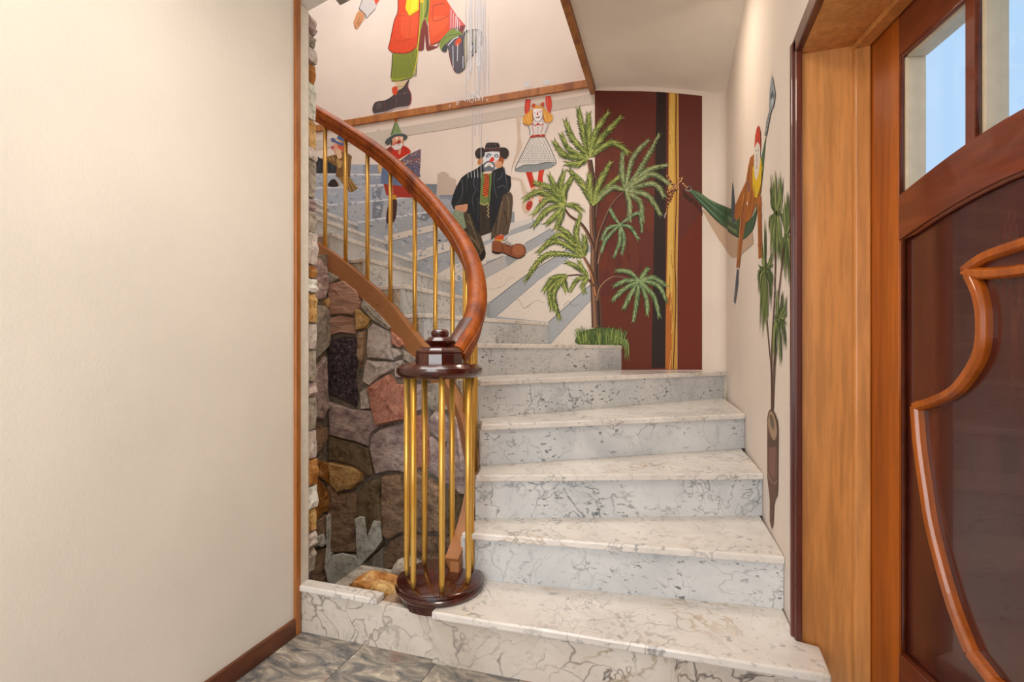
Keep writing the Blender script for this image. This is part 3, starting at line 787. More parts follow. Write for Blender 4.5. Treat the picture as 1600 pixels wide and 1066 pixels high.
for i in range(420):
    x = rd.uniform(490, 755); lo = 262+max(0, x-560)*.42; hi = 318+(x-500)*.62; y = rd.uniform(lo, min(hi, 470))
    if y < 290 and x > 592: continue
    k = rd.uniform(1.5, 4.5); p.poly([(x-k, y), (x, y-k*.7), (x+k, y+rd.uniform(-1, 1)), (x+rd.uniform(-1, 1), y+k*.7)], rd.choice(['98a1ae', 'b4bbc6', 'a0a8b2', 'bcc0c6', '8f98a6', 'a9aebb']), False)
p.done('brush_dabs', ps_)['kind'] = 'stuff'
p = Part()
# white nosing lines
for l, w_ in (([(480,272.5),(595,273)], 2.6), ([(480,294.5),(545,292),(600,289)], 2.8), ([(514,320.5),(575,315),(640,308.5),(668,306)], 2.8), ([(559,347.5),(605,340.5),(667,332)], 2.8), ([(480,306),(515,320)], 2.6)):
    p.line(l, w_, 'd5d8de')
# pale treads
poly_many(p, [([(600,369),(640,360),(679,351),(700,346),(704,356),(680,361),(640,370),(606,378)], CR), ([(634,396),(668,387),(703,377),(712,384),(706,391),(680,399),(653,408)], CR),
 ([(680,430),(707,415),(760,398),(760,430),(712,440)], CR)])
# right-hand flight, mirrored
poly_many(p, [
 ([(740,368),(797,349),(830,341),(832,347),(797,362),(745,382)], 'd0cbc6'),
 ([(797,360),(832,347),(846,352),(800,372)], 'a4a7ab'),
 ([(745,388),(790,371),(846,351),(861,357),(822,380),(790,400),(745,412)], 'd8d2cb'),
 ([(748,417),(786,400),(793,416),(748,440)], 'b4b2b1'), ([(790,400),(798,398),(820,390),(830,402),(800,416),(793,416)], '9a9ea2'),
 ([(821,380),(861,357),(862,372),(826,394)], 'a3a6ab'),
 ([(740,446),(793,417),(826,394),(862,372),(886,374),(886,392),(821,431),(766,473),(738,471)], 'ddd3c6'),
 ([(738,472),(764,473),(764,495),(738,495)], 'a8a9a9'),
 ([(764,473),(821,431),(886,390),(890,404),(838,441),(776,495),(764,495)], 'a6abb1'),
 ([(776,495),(838,441),(890,404),(929,392),(929,442),(857,504),(853,503)], 'dfd6cd'),
 ([(738,495),(853,505),(856,538),(738,538)], 'b4b4b2'),
 ([(856,505),(908,458),(929,440),(929,462),(860,537),(856,537)], 'aab0b6'),
 ([(860,538),(929,463),(929,545),(860,545)], 'ddd4ca')])
p.done('painted_treads', ps_)
p = Part()
for l, w_, c in (([(766,473),(821,431),(886,390)], 1.2, '6d6f72'), ([(857,504),(908,458),(929,440)], 1.2, '6d6f72'), ([(750,417),(786,400)], 1.2, '7d7d7d'), ([(860,537),(929,463)], .8, '8b8b8b'),
   ([(776,494),(838,441)], .8, '8b8b8b'), ([(821,380),(861,357)], 1, '7d7d7d'), ([(606,378),(640,370),(680,361)], 1, '8d8a88'), ([(653,408),(680,399),(706,391)], 1, '8d8a88'),
   ([(795,462),(812,470),(818,482),(830,476)], .7, '9c968f'), ([(820,482),(838,470),(850,474)], .7, '9c968f'), ([(770,452),(786,447),(795,436),(805,434)], .6, 'aca294'), ([(745,460),(758,452),(770,453)], .6, 'aca294'),
   ([(880,478),(890,470),(893,478),(905,476)], .8, '7f858b'), ([(845,425),(860,410),(872,408)], .6, '8f949a'), ([(870,520),(880,508),(884,498)], .6, 'b3a99e'), ([(690,330),(700,322),(706,326)], .5, '8a9098')):
    p.line(l, w_, c)
p.done('painted_veins', ps_)['kind'] = 'stuff'
BASE[0] = 70
# shade painted below the moulding and beside the figures: strokes of greyer paint that belong to the mural
sh = fig('painted_shadow_band', 'grey-beige painted shadow band below the brown moulding on the rear wall', 'wall painting', None)
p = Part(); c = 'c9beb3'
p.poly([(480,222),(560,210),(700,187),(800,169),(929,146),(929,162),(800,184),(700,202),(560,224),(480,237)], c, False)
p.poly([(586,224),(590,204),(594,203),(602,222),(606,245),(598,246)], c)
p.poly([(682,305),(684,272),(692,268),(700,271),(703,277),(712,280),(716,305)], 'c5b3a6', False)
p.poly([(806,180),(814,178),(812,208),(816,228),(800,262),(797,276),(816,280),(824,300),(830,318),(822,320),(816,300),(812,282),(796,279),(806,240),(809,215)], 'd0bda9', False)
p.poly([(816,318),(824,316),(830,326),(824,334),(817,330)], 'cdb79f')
p.done('shadow_strokes', sh)['kind'] = 'stuff'
BASE[0] = 75

# --- clown striding above the moulding
T = Zf(545, 0, 7.273); B_ = Zf(570, 100, 10.66)
f = fig('painted_clown', 'painted clown in orange-red coat and yellow tie striding above the moulding')
p = Part().poly(T([(190,-120),(115,100),(150,125),(185,170),(195,215),(300,100),(350,0),(400,-120)]), 'c9c4c3', False)
p.line(T([(190,-100),(118,100)]), 1.2, '6f6a6c'); p.line(T([(118,100),(185,165),(196,212)]), 1.4, '55545c'); p.line(T([(200,210),(300,105)]), .8, '8a8584')
p.poly(T([(290,-120),(290,0),(308,60),(350,0),(400,-120)]), 'd5502e', False); p.done('sleeve', f)
p = Part().poly(T([(120,125),(170,150),(180,190),(160,240),(120,300),(85,335),(60,290),(55,250),(75,200),(90,160)]), 'c98f63')
p.line(T([(95,280),(120,220),(130,200)]), 1, '8a5a38'); p.line(T([(110,290),(140,240)]), .8, '8a5a38'); p.line(T([(62,290),(85,333)]), 1, '7a4426'); p.done('hand', f)
p = Part().poly(T([(500,605),(690,590),(775,540),(790,400),(800,-120),(925,-120),(925,100),(900,280),(870,205),(840,250),(800,540),(785,640),(745,780),(715,885),(640,905),(560,925),(490,925),(478,880),(490,780),(500,680)]), '8f9a34', False)
for x in range(505, 790, 14): p.line(T([(x, 610-(x-500)*.15), (x-12-(x-640)*.06, 900-(x-500)*.1)]), .9, '5f6a2a' if x % 28 else 'b5bf4c')
for y in (690, 755, 820): p.line(T([(495,y),(580,y-14),(660,y-4),(745,y-30)]), 1.6, '77842f')
p.line(T([(500,610),(490,780),(480,890)]), 1.4, '4c4a2c'); p.line(T([(485,920),(560,925),(640,905),(715,885)]), 1.2, '5c5430'); p.line(T([(900,-100),(895,100),(870,200)]), 3.5, '566436'); p.line(T([(850,-100),(850,150),(830,260)]), 2, 'a3ad50')
p.line(T([(790,560),(770,700),(735,850)]), 1.6, 'c9b93a'); p.line(T([(800,100),(805,300),(780,560)]), 1.8, 'cfc544'); p.done('trousers', f)
p = Part().poly(T([(870,215),(900,300),(915,520),(1000,530),(1035,480),(1010,540),(900,580),(880,560),(865,380),(855,560),(830,580),(790,575),(820,350),(845,250)]), '7c332e', False); p.done('coat_lining', f)
p = Part().poly(T([(560,-120),(560,0),(560,130),(520,240),(470,480),(450,550),(500,595),(620,605),(700,590),(770,535),(800,300),(810,0),(810,-120)]), 'd5461f', False)
p.poly(T([(930,-120),(925,0),(905,200),(910,350),(925,510),(960,515),(1040,460),(1140,350),(1150,200),(1150,60),(1110,0),(1090,-120)]), 'dc5226', False)
p.poly(T([(600,150),(700,190),(780,160),(770,400),(700,430),(600,400)]), 'dd5529'); p.poly(T([(930,210),(1120,190),(1110,300),(1000,400),(940,400)]), 'e25f30')
p.line(T([(450,550),(470,480),(520,240),(560,130),(560,-60)]), 1.6, '8c2f1c'); p.line(T([(450,552),(500,597),(620,608),(700,592),(770,537)]), 1.4, '8c2f1c'); p.line(T([(920,510),(1040,470),(1145,350)]), 1.4, '8c2f1c')
p.line(T([(960,80),(965,245),(1140,180)]), 1, 'a83a1c'); p.line(T([(950,75),(1050,45),(1090,50)]), 1.6, 'a83a1c'); p.line(T([(560,185),(640,180)]), 1, 'a83a1c'); p.line(T([(520,440),(570,480),(700,440)]), 1, 'b03c1c'); p.line(T([(700,220),(690,400)]), .8, 'b8421f')
p.line(T([(808,0),(800,300),(775,535)]), 1.2, 'a03a1c'); p.done('coat', f)
p = Part().poly(T([(1150,60),(1230,180),(1325,290),(1290,390),(1240,330),(1160,340),(1140,350)]), 'd0605c', False)
p.poly(T([(1150,330),(1220,310),(1325,290),(1290,390),(1240,335)]), '7c3a3e', False)
for x in (1165, 1190, 1215, 1240, 1262): p.line(T([(x,90+(x-1150)*1.4),(x-4,330)]), .8, 'e8d8dc')
p.done('coat_tail', f)
p = Part().poly(T([(660,-120),(660,0),(645,95),(690,180),(795,115),(800,0),(800,-120)]), 'f0cf12', False); p.poly(T([(720,0),(780,0),(775,100),(700,150)]), 'f6dc2e', False); p.line(T([(645,95),(692,182),(797,115)]), .9, 'b8860f'); p.dot(*T([(832,15)])[0], 3, 3.4, 'e9b927'); p.done('necktie', f)
p = Part().poly(T([(1160,340),(1230,335),(1285,380),(1280,410),(1200,430),(1110,500),(1115,580),(1080,590),(1050,570),(1030,500),(1080,420)]), '7f9447')
p.line(T([(1050,520),(1110,420),(1270,385)]), 1, '586a34'); p.poly(T([(1060,560),(1100,500),(1118,520),(1112,585),(1075,592)]), '3f4448'); p.done('raised_trouser_leg', f)
p = Part().poly(T([(1120,500),(1200,430),(1290,400),(1310,480),(1300,620),(1312,780),(1260,830),(1210,820),(1170,730),(1140,600)]), '5a5560')
p.poly(T([(1290,400),(1350,345),(1440,335),(1500,350),(1525,420),(1500,520),(1420,620),(1345,700),(1340,740),(1305,790),(1300,600)]), '8f8a78')
p.line(T([(1350,345),(1300,430),(1300,600),(1310,790)]), 2.6, '4b4c55'); p.line(T([(1400,345),(1490,345),(1525,430),(1495,525),(1400,640)]), 1.2, '4b4c55'); p.line(T([(1140,600),(1170,730),(1210,820)]), 1.3, '7c2f2c')
p.poly(T([(1210,480),(1260,430),(1280,470),(1230,530)]), 'd8562f'); p.poly(T([(1370,500),(1410,480),(1430,540),(1390,620)]), '5f6468'); p.poly(T([(1330,420),(1380,380),(1360,600),(1320,640)]), 'a59c80')
for a, b in (((1185,520),(1188,780)), ((1240,500),(1235,700)), ((1365,380),(1360,600)), ((1440,360),(1435,430)), ((1300,640),(1300,780)), ((1405,520),(1400,580)), ((1490,380),(1480,480)), ((1230,180),(1235,360))): p.line(T([a, b]), 1.0, 'd5dde4')
p.line(T([(1130,520),(1190,450),(1250,420)]), 1.6, 'cfd3d6'); p.done('raised_shoe', f)
p = Part().poly(B_([(505,300),(515,370),(560,400),(570,445),(640,405),(725,285),(700,280)]), 'cdb693', False); p.line(B_([(530,380),(640,375)]), 1, '9b7d58'); p.done('sock', f)
p = Part().poly(B_([(130,760),(150,680),(200,630),(330,610),(430,560),(490,510),(560,450),(640,400),(720,280),(745,265),(722,380),(760,480),(772,600),(740,690),(540,720),(460,760),(340,800),(220,830),(150,820)]), '4a3f41')
p.line(B_([(325,625),(345,700),(340,795)]), 1.1, '6d4340'); p.line(B_([(525,500),(525,710)]), .9, '6d4f4c'); p.line(B_([(722,330),(722,400),(768,500),(770,610),(735,690)]), 1.4, '8a3238'); p.line(B_([(560,450),(640,405),(720,290)]), 1.2, '2b2226'); p.line(B_([(640,500),(700,480)]), 1, '83716c'); p.poly(B_([(180,680),(260,650),(290,700),(220,760)]), '57504f')
p.line(B_([(150,835),(340,806),(540,740),(730,725)]), 1.4, 'b9aeb0'); p.poly(B_([(455,420),(490,380),(540,390),(552,450),(530,515),(480,510)]), 'cf4b27'); p.done('shoe', f)
# water painted as it splashes down behind him
BASE[0] = 190
f = fig('painted_water', 'painted streaks of falling water splashing from the striding clown\'s raised shoe', 'wall painting', None)
rr = random.Random(4); p = Part()
for i in range(26):
    x = rr.uniform(727, 764); y0 = rr.uniform(-60, 80); p.line([(x, y0), (x+rr.uniform(-1, 1), rr.uniform(100, 165))], rr.uniform(.5, 1.4), rr.choice(['d9dbe2', 'e6e6ea', 'd3d6de']))
for i in range(22):
    a = rr.uniform(-2.9, -.3); L = rr.uniform(6, 22); x = rr.uniform(722, 755); y = 160-(x-722)*.16
    p.line([(x, y), (x+math.cos(a)*L*.5, y+math.sin(a)*L*.6), (x+math.cos(a)*L, y+math.sin(a)*L*.85)], .9, rr.choice(['dfe2e8', 'c9ced8']), .4)
for x in (738, 742, 748, 752): p.line([(x, 160), (x, rr.uniform(200, 300))], .9, 'd3d2d8')
p.done('water_streaks', f)['kind'] = 'stuff'
p = Part(.0213)
for i in range(60):
    x = rr.uniform(694, 762); y = 166-(x-694)*.155+rr.uniform(-7, 5); L = rr.uniform(2, 6); k = .3+.7*(x-694)/68
    if rr.random() < k: p.line([(x, y), (x+rr.uniform(-1.5, 1.5), y-L*.5), (x+rr.uniform(-2, 2), y-L)], rr.uniform(.8, 1.5), rr.choice(['e9e6e6', 'd6d9e0', 'f0eeea']), .4)
p.done('foam', f)['kind'] = 'stuff'
BASE[0] = 75
# --- girl hanging from the moulding
A = Zf(795, 120, 10.66); A2 = Zf(795, 215, 8.883)
f = fig('painted_girl', 'painted blonde clown girl in dotted skirt hanging by her hands from the moulding')
p = Part().poly(A2([(245,370),(330,370),(325,490),(360,620),(365,690),(315,715),(260,560),(238,480)]), 'c8361f'); p.line(A2([(265,480),(300,600),(335,690)]), .8, '8e2415'); p.done('stocking', f); p = Part().poly(A2([(400,360),(500,350),(490,460),(470,560),(480,640),(465,700),(400,700),(405,560),(415,470)]), 'c8361f')
p.line(A2([(470,400),(450,560)]), .8, 'e05a40'); p.done('stocking', f)
p = Part().poly(A2([(315,715),(365,690),(350,800),(330,890),(300,880)]), 'e0b08e'); p.done('ankle', f); p = Part().poly(A2([(400,700),(465,700),(480,850),(430,880)]), 'e0b08e'); p.done('ankle', f)
p = Part().poly(A2([(290,880),(330,900),(322,960),(280,1015),(240,985),(250,920)]), 'b3392a'); p.line(A2([(260,960),(310,930)]), .7, '6d1e16'); p.done('shoe', f); p = Part().poly(A2([(385,810),(420,870),(510,890),(520,930),(440,965),(425,900)]), 'b3392a'); p.done('shoe', f)
p = Part().poly(A2([(88,450),(220,380),(380,370),(530,340),(660,350),(600,410),(520,438),(340,478),(180,478),(100,468)]), '8b9194'); p.done('petticoat', f)
p = Part().poly(A2([(300,5),(510,5),(590,170),(662,352),(640,366),(530,345),(380,375),(220,382),(88,445),(112,370),(200,200)]), 'd8d3cd', False)
rr = random.Random(2)
for i in range(14):
    for j in range(3+i): 
        t = (i+.5)/14; xl, xr = lerp(310, 125, t), lerp(505, 640, t); p.dot(*A2([(lerp(xl, xr, (j+.5)/(3+i))+rr.uniform(-5, 5), 20+t*335)])[0], .75, .75, '55545c', 6)
p.line(A2([(300,5),(200,200),(110,375),(90,445)]), .9, '55555a'); p.line(A2([(510,5),(590,170),(662,352)]), .9, '55555a'); p.line(A2([(90,447),(220,383),(380,377),(530,347),(658,355)]), .9, '6b6b70'); p.done('skirt', f)
p = Part().poly(A([(410,720),(560,720),(600,800),(665,785),(610,940),(600,975),(360,995),(350,900),(325,815),(390,800)]), 'dad4d0', False)
p.line(A([(395,800),(405,880),(425,960)]), .9, 'b5502f'); p.line(A([(575,800),(560,880),(535,950)]), .9, 'b5502f'); p.line(A([(330,820),(350,900),(355,980)]), 1.1, '55605e'); p.line(A([(660,790),(600,945)]), .6, '8a8580'); p.line(A([(400,785),(440,820),(485,795),(540,812),(580,780)]), 1.4, 'b03a45'); p.dot(*A([(488,795)])[0], 2.2, 2, 'c43c48')
for y in (855, 893, 930): p.dot(*A([(485,y)])[0], .8, .9, '3b3b44', 6)
p.done('blouse', f)
p = Part().poly(A([(355,1030),(358,1000),(400,972),(600,962),(606,1005),(480,1003),(400,1015)]), 'a5322a', False); p.dot(*A([(432,985)])[0], 1.2, 1.2, 'd69a68', 6); p.dot(*A([(535,980)])[0], 1.2, 1.2, 'd69a68', 6); p.done('belt', f)
p = Part().poly(A([(290,370),(357,372),(362,440),(340,580),(290,630),(265,580),(270,480)]), 'cf4634'); p.line(A([(275,580),(280,470),(300,380)]), .9, '8a2a20'); p.done('sleeve', f); p = Part().poly(A([(618,322),(692,318),(716,420),(716,510),(690,600),(650,570),(620,480)]), 'cf4634'); p.line(A([(640,330),(640,520)]), .9, 'e0705c'); p.done('sleeve', f)
p = Part().poly(A([(280,318),(370,305),(366,370),(290,375)]), 'd8dcdc'); p.done('glove', f); p = Part().poly(A([(608,268),(696,258),(696,316),(618,322)]), 'd8dcdc'); p.done('glove', f); Part(.0213).dot(*A([(315,150)])[0], 4.2, 3.6, 'd3dadd').done('glove_fingers', f); Part(.0213).dot(*A([(640,108)])[0], 4.8, 3.2, 'd3dadd').done('glove_fingers', f)
p = Part().poly(A([(400,530),(340,585),(280,640),(233,680),(238,775),(300,805),(372,803),(402,740),(400,600),(480,530),(560,540),(570,640),(590,752),(660,772),(722,742),(742,660),(700,620),(640,580),(585,520),(490,478),(420,490)]), 'd99a3e', False)
for a in ((300,660,340,780), (340,620,370,780), (260,700,290,780), (380,580,390,720), (620,600,640,740), (660,620,690,740), (590,570,610,700), (700,650,715,720)): p.line(A([(a[0],a[1]),((a[0]+a[2])/2-12,(a[1]+a[3])/2),(a[2],a[3])]), .9, 'efc26a')
p.line(A([(238,775),(300,808),(372,805),(402,740)]), .9, '8a5a26'); p.line(A([(402,560),(400,680),(410,740)]), 1.2, '9a5528'); p.line(A([(565,560),(572,640),(592,740)]), 1.2, '9a5528'); p.done('hair', f)
p = Part().poly(A([(392,465),(420,448),(452,478),(425,520),(390,512)]), 'c04a2e'); p.done('hair_bow', f); p = Part().poly(A([(524,470),(572,428),(592,452),(582,500)]), 'c04a2e'); p.done('hair_bow', f)
p = Part().poly(A([(405,560),(430,538),(550,538),(562,580),(556,680),(520,742),(450,738),(415,680)]), 'e9e2e4'); p.line(A([(415,690),(450,740),(520,742),(556,690)]), .9, '7d7f92')
p.poly(A([(468,630),(483,585),(495,630),(482,655)]), 'c04838'); p.poly(A([(443,668),(480,680),(522,658),(510,690),(470,696)]), '5b2a2c'); p.line(A([(425,610),(450,605)]), .8, '6d6f86'); p.line(A([(515,600),(542,595)]), .8, '6d6f86'); p.dot(*A([(530,575)])[0], 1.6, 1.6, 'e6b0b6', 8); p.done('face', f)

# --- sad clown sitting on the painted steps
S = Zf(690, 215, 10.657); S2 = Zf(690, 310, 9.69)
f = fig('painted_clown', 'painted sad clown in black jacket and ragged hat sitting with chin in hand')
p = Part().poly([(750,318),(764,318),(775,330),(772,345),(768,363),(750,370),(744,367),(735,350),(737,328)], '3d342e', False)
p.poly([(780,325),(783,307),(788,302.5),(798,300.5),(801,306),(801.5,316),(799.5,341),(794,366),(789,368),(782,366),(775,370),(767,375),(768,360),(772,336)], '57483a', False)
p.poly([(724,330),(730,328),(738.5,340),(745.7,355),(751,366),(757,386),(759,395),(758,403),(747,411.6),(741,401),(729,376),(720,361),(726,358)], '4a4132', False)
for l in ([(785,315),(781,340),(777,365)], [(793,306),(795,330),(789,360)], [(732,335),(740,360),(750,385)], [(726,362),(738,372),(748,390)], [(734,372),(744,378),(752,392)], [(730,345),(737,352)]): p.line(l, 1.6, '7d6b52', .8)
for l in ([(776,345),(774,365)], [(788,330),(792,345),(787,362)], [(755,330),(757,360)], [(740,380),(752,398)], [(727,352),(733,368)]): p.line(l, 1.8, '2b241f', .8)
p.poly([(748,411),(757,404),(759,395),(754,391),(744,402)], '2a2320'); p.line([(742,400),(750,397),(754,390)], 1.2, '6e6a58'); p.done('trousers', f)
p = Part().poly([(754,256),(746,263),(730,271),(721,278),(713,292),(708,305),(705,318),(709,327),(720,326),(735,335),(745,362),(750,366),(750,320),(766,320),(766,366),(776,342),(786,305),(796,300),(799,290),(798,276),(790,272),(786,260),(772,266),(766,272)], '23262b', False)
for l in ([(722,280),(723,300),(718,315),(710,322)], [(742,272),(740,288),(744,297),(738,310),(741,330)], [(773,270),(772,290),(777,310)], [(788,262),(791,280),(793,300)], [(777,282),(784,276),(786,268)], [(777,294),(786,290),(790,296)]): p.line(l, 1.3, '596068', .5)
for l in ([(748,270),(746,285),(748,300)], [(730,276),(729,300)], [(747,310),(747,345)]): p.line(l, 2.6, '343a42', 1)
for x in (731, 736, 741, 746): p.line([(x, 270-(x-731)*.4), (x+1, 278)], .8, 'c4cad2')
p.done('jacket', f)
p = Part().poly([(752,271),(756,268),(769,268),(768,286),(765,320),(757,322),(749.5,319),(751,295)], '6d8046', False); p.line([(765,275),(763,318)], 1.4, '4d5c33'); p.line([(750,318),(757,320),(763,317)], 1.5, 'b5a86a')
for y in range(321, 342, 3): p.dot(762.5+(y % 2), y, 1.2, 1.2, 'c3b784', 6)
p.done('vest', f)
p = Part().poly(S([(715,600),(790,600),(790,760),(780,960),(740,1000),(690,960),(690,850),(715,720)]), 'd8622c', False)
for y in range(620, 980, 36): p.line(S([(695 if y > 760 else 712,y+22),(785,y-12)]), 1.3, '4a241c')
p.done('necktie', f)
p = Part().poly(S([(690,270),(640,340),(598,420),(640,455),(685,420),(705,330)]), 'c07a3c'); p.done('hair_tuft', f); p = Part().poly(S([(955,270),(1030,295),(1034,400),(1000,470),(930,480),(925,350)]), 'a85c30'); p.line(S([(985,290),(975,380),(940,460)]), 1.3, '7d3a22'); p.done('hair_tuft', f)
p = Part().poly(S([(915,495),(925,420),(985,400),(1020,450),(1010,490),(960,505)]), 'd99c72'); p.done('hand', f); p = Part().poly([(711,324),(716,321),(724,320),(730,319),(731,322),(728,331),(715,331)], 'd09a78')
for x in (716, 720, 724): p.line([(x, 323), (x+1.5, 330)], .6, '8a5c44')
p.done('hand', f)
p = Part().poly([(710,328),(723,330.6),(729,356),(718,359),(705,337)], '8b9a80', False)
rr = random.Random(8)
for i in range(60): p.dot(rr.uniform(709, 726), rr.uniform(332, 355), .6, .6, rr.choice(['5f7060', 'b7c0a4', '77868a']), 5)
p.done('knitted_bag', f)
p = Part().poly(S([(700,270),(760,240),(900,240),(965,260),(960,350),(905,430),(870,480),(760,500),(700,450),(690,350)]), 'dcdfe4')
p.poly(S([(700,440),(780,390),(860,405),(892,470),(862,560),(780,578),(710,552),(698,500)]), '6a707c'); p.poly(S([(712,492),(755,430),(830,428),(866,480),(850,502),(790,466),(742,494)]), 'ece9e6'); p.line(S([(765,462),(800,445),(838,462)]), .9, 'b08a70')
p.poly(S([(793,395),(850,325),(882,370),(862,402)]), 'd84030'); p.poly(S([(735,335),(780,270),(830,285),(815,320),(760,340)]), '8a94a0'); p.poly(S([(880,300),(925,280),(957,330),(900,340)]), '8a94a0'); p.line(S([(740,325),(775,275),(832,290)]), .9, '4c5560'); p.line(S([(882,300),(925,283),(955,330)]), .9, '4c5560'); p.dot(*S([(795,310)])[0], 1.2, .9, 'e9e9ea', 8); p.dot(*S([(918,315)])[0], 1.2, .9, 'e9e9ea', 8)
p.poly(S([(885,420),(950,370),(930,450),(895,470)]), 'e2a992'); p.poly(S([(700,575),(830,560),(835,590),(790,610),(715,605)]), 'd8c3b5'); p.done('face', f)
p = Part().poly(S([(558,260),(590,200),(640,175),(705,180),(722,300),(640,355),(580,330)]), '3a302e'); p.done('hat_brim', f); p = Part().poly(S([(975,180),(1060,172),(1112,210),(1122,280),(1080,352),(1030,350),(978,290)]), '3a302e'); p.done('hat_brim', f)
p = Part().poly(S([(718,245),(725,170),(745,110),(800,88),(900,92),(950,100),(972,150),(972,225),(850,232)]), '332a2a')
for x in range(745, 950, 22): p.line(S([(x,105),(x+6,80)]), .9, '2b2424', .3)
p.line(S([(715,200),(850,212),(972,195)]), 1.4, '6e4040'); p.line(S([(725,175),(850,182),(970,168)]), 1.0, '80706e')
for x in (760, 800, 850, 900): p.line(S([(x,110),(x-4,150)]), .8, '77706e', .3)
p.done('hat_crown', f)
p = Part().poly(S2([(808,600),(860,555),(952,560),(932,645),(860,662),(800,650)]), 'c9572c', False); p.line(S2([(810,630),(930,640)]), 2, 'cfa040'); p.done('sock', f)
p = Part().poly(S2([(775,660),(860,645),(930,680),(1060,720),(1130,690),(1220,698),(1278,760),(1262,860),(1180,908),(1080,892),(930,832),(780,832),(765,760)]), '8a5034'); p.poly(S2([(1080,760),(1140,710),(1220,720),(1250,790),(1200,860),(1110,850)]), '9f6342')
p.line(S2([(770,820),(850,840),(930,828),(1080,892),(1180,910),(1262,862)]), 1.6, '2e1e18'); p.line(S2([(1080,700),(1050,780),(1060,860)]), 1, '5a3020'); p.line(S2([(930,690),(925,800)]), 1, '5a3020')
for a in ((940,650,1000,600), (950,690,1010,650), (975,715,1040,670), (1000,735,1060,690)): p.line(S2([(a[0],a[1]),(a[2],a[3])]), 1.0, '2a1a16')
p.poly(S2([(770,800),(770,825),(850,842),(925,832),(925,812),(850,820)]), '241a18', False); p.done('shoe', f)

# --- clown with green hat reading a paper
R2 = Zf(580, 180, 10.66)
f = fig('painted_clown', 'painted clown in pointed green hat and red coat reading a coloured paper')
p = Part().poly([(599,286),(640,286),(655,294),(672,309),(640,309),(612,308),(604,305)], 'a8392c', False); p.line([(612,292),(616,305)], 2.6, 'cf6050', 1); p.line([(634,292),(640,306)], 2, '7c261e', 1); p.done('trousers', f)
p = Part().poly([(612.5,305),(619.5,305),(620,316),(612,316)], 'c9962f', False); p.poly([(610,314),(620,313),(620,330),(618,342),(613,349),(606,350),(603.5,344),(605,328)], '4a302c'); p.line([(605,349),(603,358)], .5, '2c2020'); p.done('boot', f)
p = Part().poly(R2([(225,620),(330,520),(400,590),(500,560),(540,510),(640,570),(652,630),(560,720),(460,740),(330,730)]), 'c2301e'); p.poly(R2([(228,620),(330,520),(350,600),(300,660)]), '8a3a30'); p.poly(R2([(450,600),(500,560),(490,640),(465,660)]), 'd99c7a'); p.line(R2([(570,560),(600,640)]), 1, '8a2418'); p.done('coat', f)
p = Part().poly([(591,257),(600,258),(604,270),(596,272),(592,268)], 'd0a878'); p.done('hand', f)
p = Part().poly([(597,262),(612,262),(640,288),(628,291),(612,289),(595,287)], '66799a', False); p.poly(R2([(470,770),(600,670),(830,560),(820,800),(802,1030),(750,1052),(650,1000),(540,900),(470,830)]), '6a5f72', False)
rr = random.Random(5); B4 = R2([(470,770),(600,670),(830,560),(820,800),(802,1030),(750,1052),(650,1000),(540,900)])
for i in range(90):
    u_, v_ = rr.random(), rr.random(); x = lerp(500, 815, u_); y = lerp(lerp(775, 585, u_), lerp(870, 1030, u_), v_)
    cc = rr.choice(['7d5a60', '8f7684', 'a05a44', 'b98a6a', 'c9b9a4']) if v_ < .55 else rr.choice(['2c3a55', '4d6284', '7088a8', '36404e'])
    q = R2([(x,y)])[0]; p.poly([(q[0]-1.3, q[1]), (q[0], q[1]-1), (q[0]+1.5, q[1]-.3), (q[0]+.3, q[1]+1.1)], cc, False)
for i in range(40): q = (rr.uniform(598, 628), rr.uniform(266, 288)); p.dot(q[0], q[1], .8, .7, rr.choice(['3f5272', '8fa0b8', '5a4a60', '7f94b4']), 5)
p.poly(R2([(340,725),(470,738),(640,638),(610,668),(470,780),(420,770)]), 'd8cfbe', False); p.done('paper', f)
p = Part().poly(R2([(345,420),(420,360),(530,360),(534,470),(500,560),(430,582),(360,540)]), 'd9a183'); p.poly(R2([(350,520),(440,480),(520,465),(505,555),(430,582),(380,565)]), 'dfd5d2'); p.poly(R2([(425,478),(465,415),(505,460),(470,478)]), '9c3128'); p.poly(R2([(370,480),(410,440),(425,470),(390,510)]), 'c96a4c'); p.dot(*R2([(430,392)])[0], 1.6, 2, 'efe6e0', 8); p.dot(*R2([(510,390)])[0], 1.3, 1.8, 'efe6e0', 8); p.line(R2([(440,505),(485,500)]), .9, '55556a'); p.poly(R2([(335,430),(355,420),(355,520),(335,500)]), '4a3a32'); p.done('face', f)
p = Part().poly(R2([(235,460),(260,410),(350,345),(430,312),(540,312),(602,350),(597,390),(542,420),(530,360),(420,360),(345,410),(310,490),(250,487)]), '4a5052'); p.poly(R2([(325,340),(400,112),(432,112),(512,302),(430,308)]), '7d9460', False); p.poly(R2([(325,340),(400,112),(408,130),(360,322)]), '55683f', False); p.line(R2([(330,345),(430,312),(540,310)]), 1, '8a9c8a'); p.poly(R2([(385,75),(412,52),(440,70),(425,118),(400,118)]), 'c9713a'); p.done('hat', f)

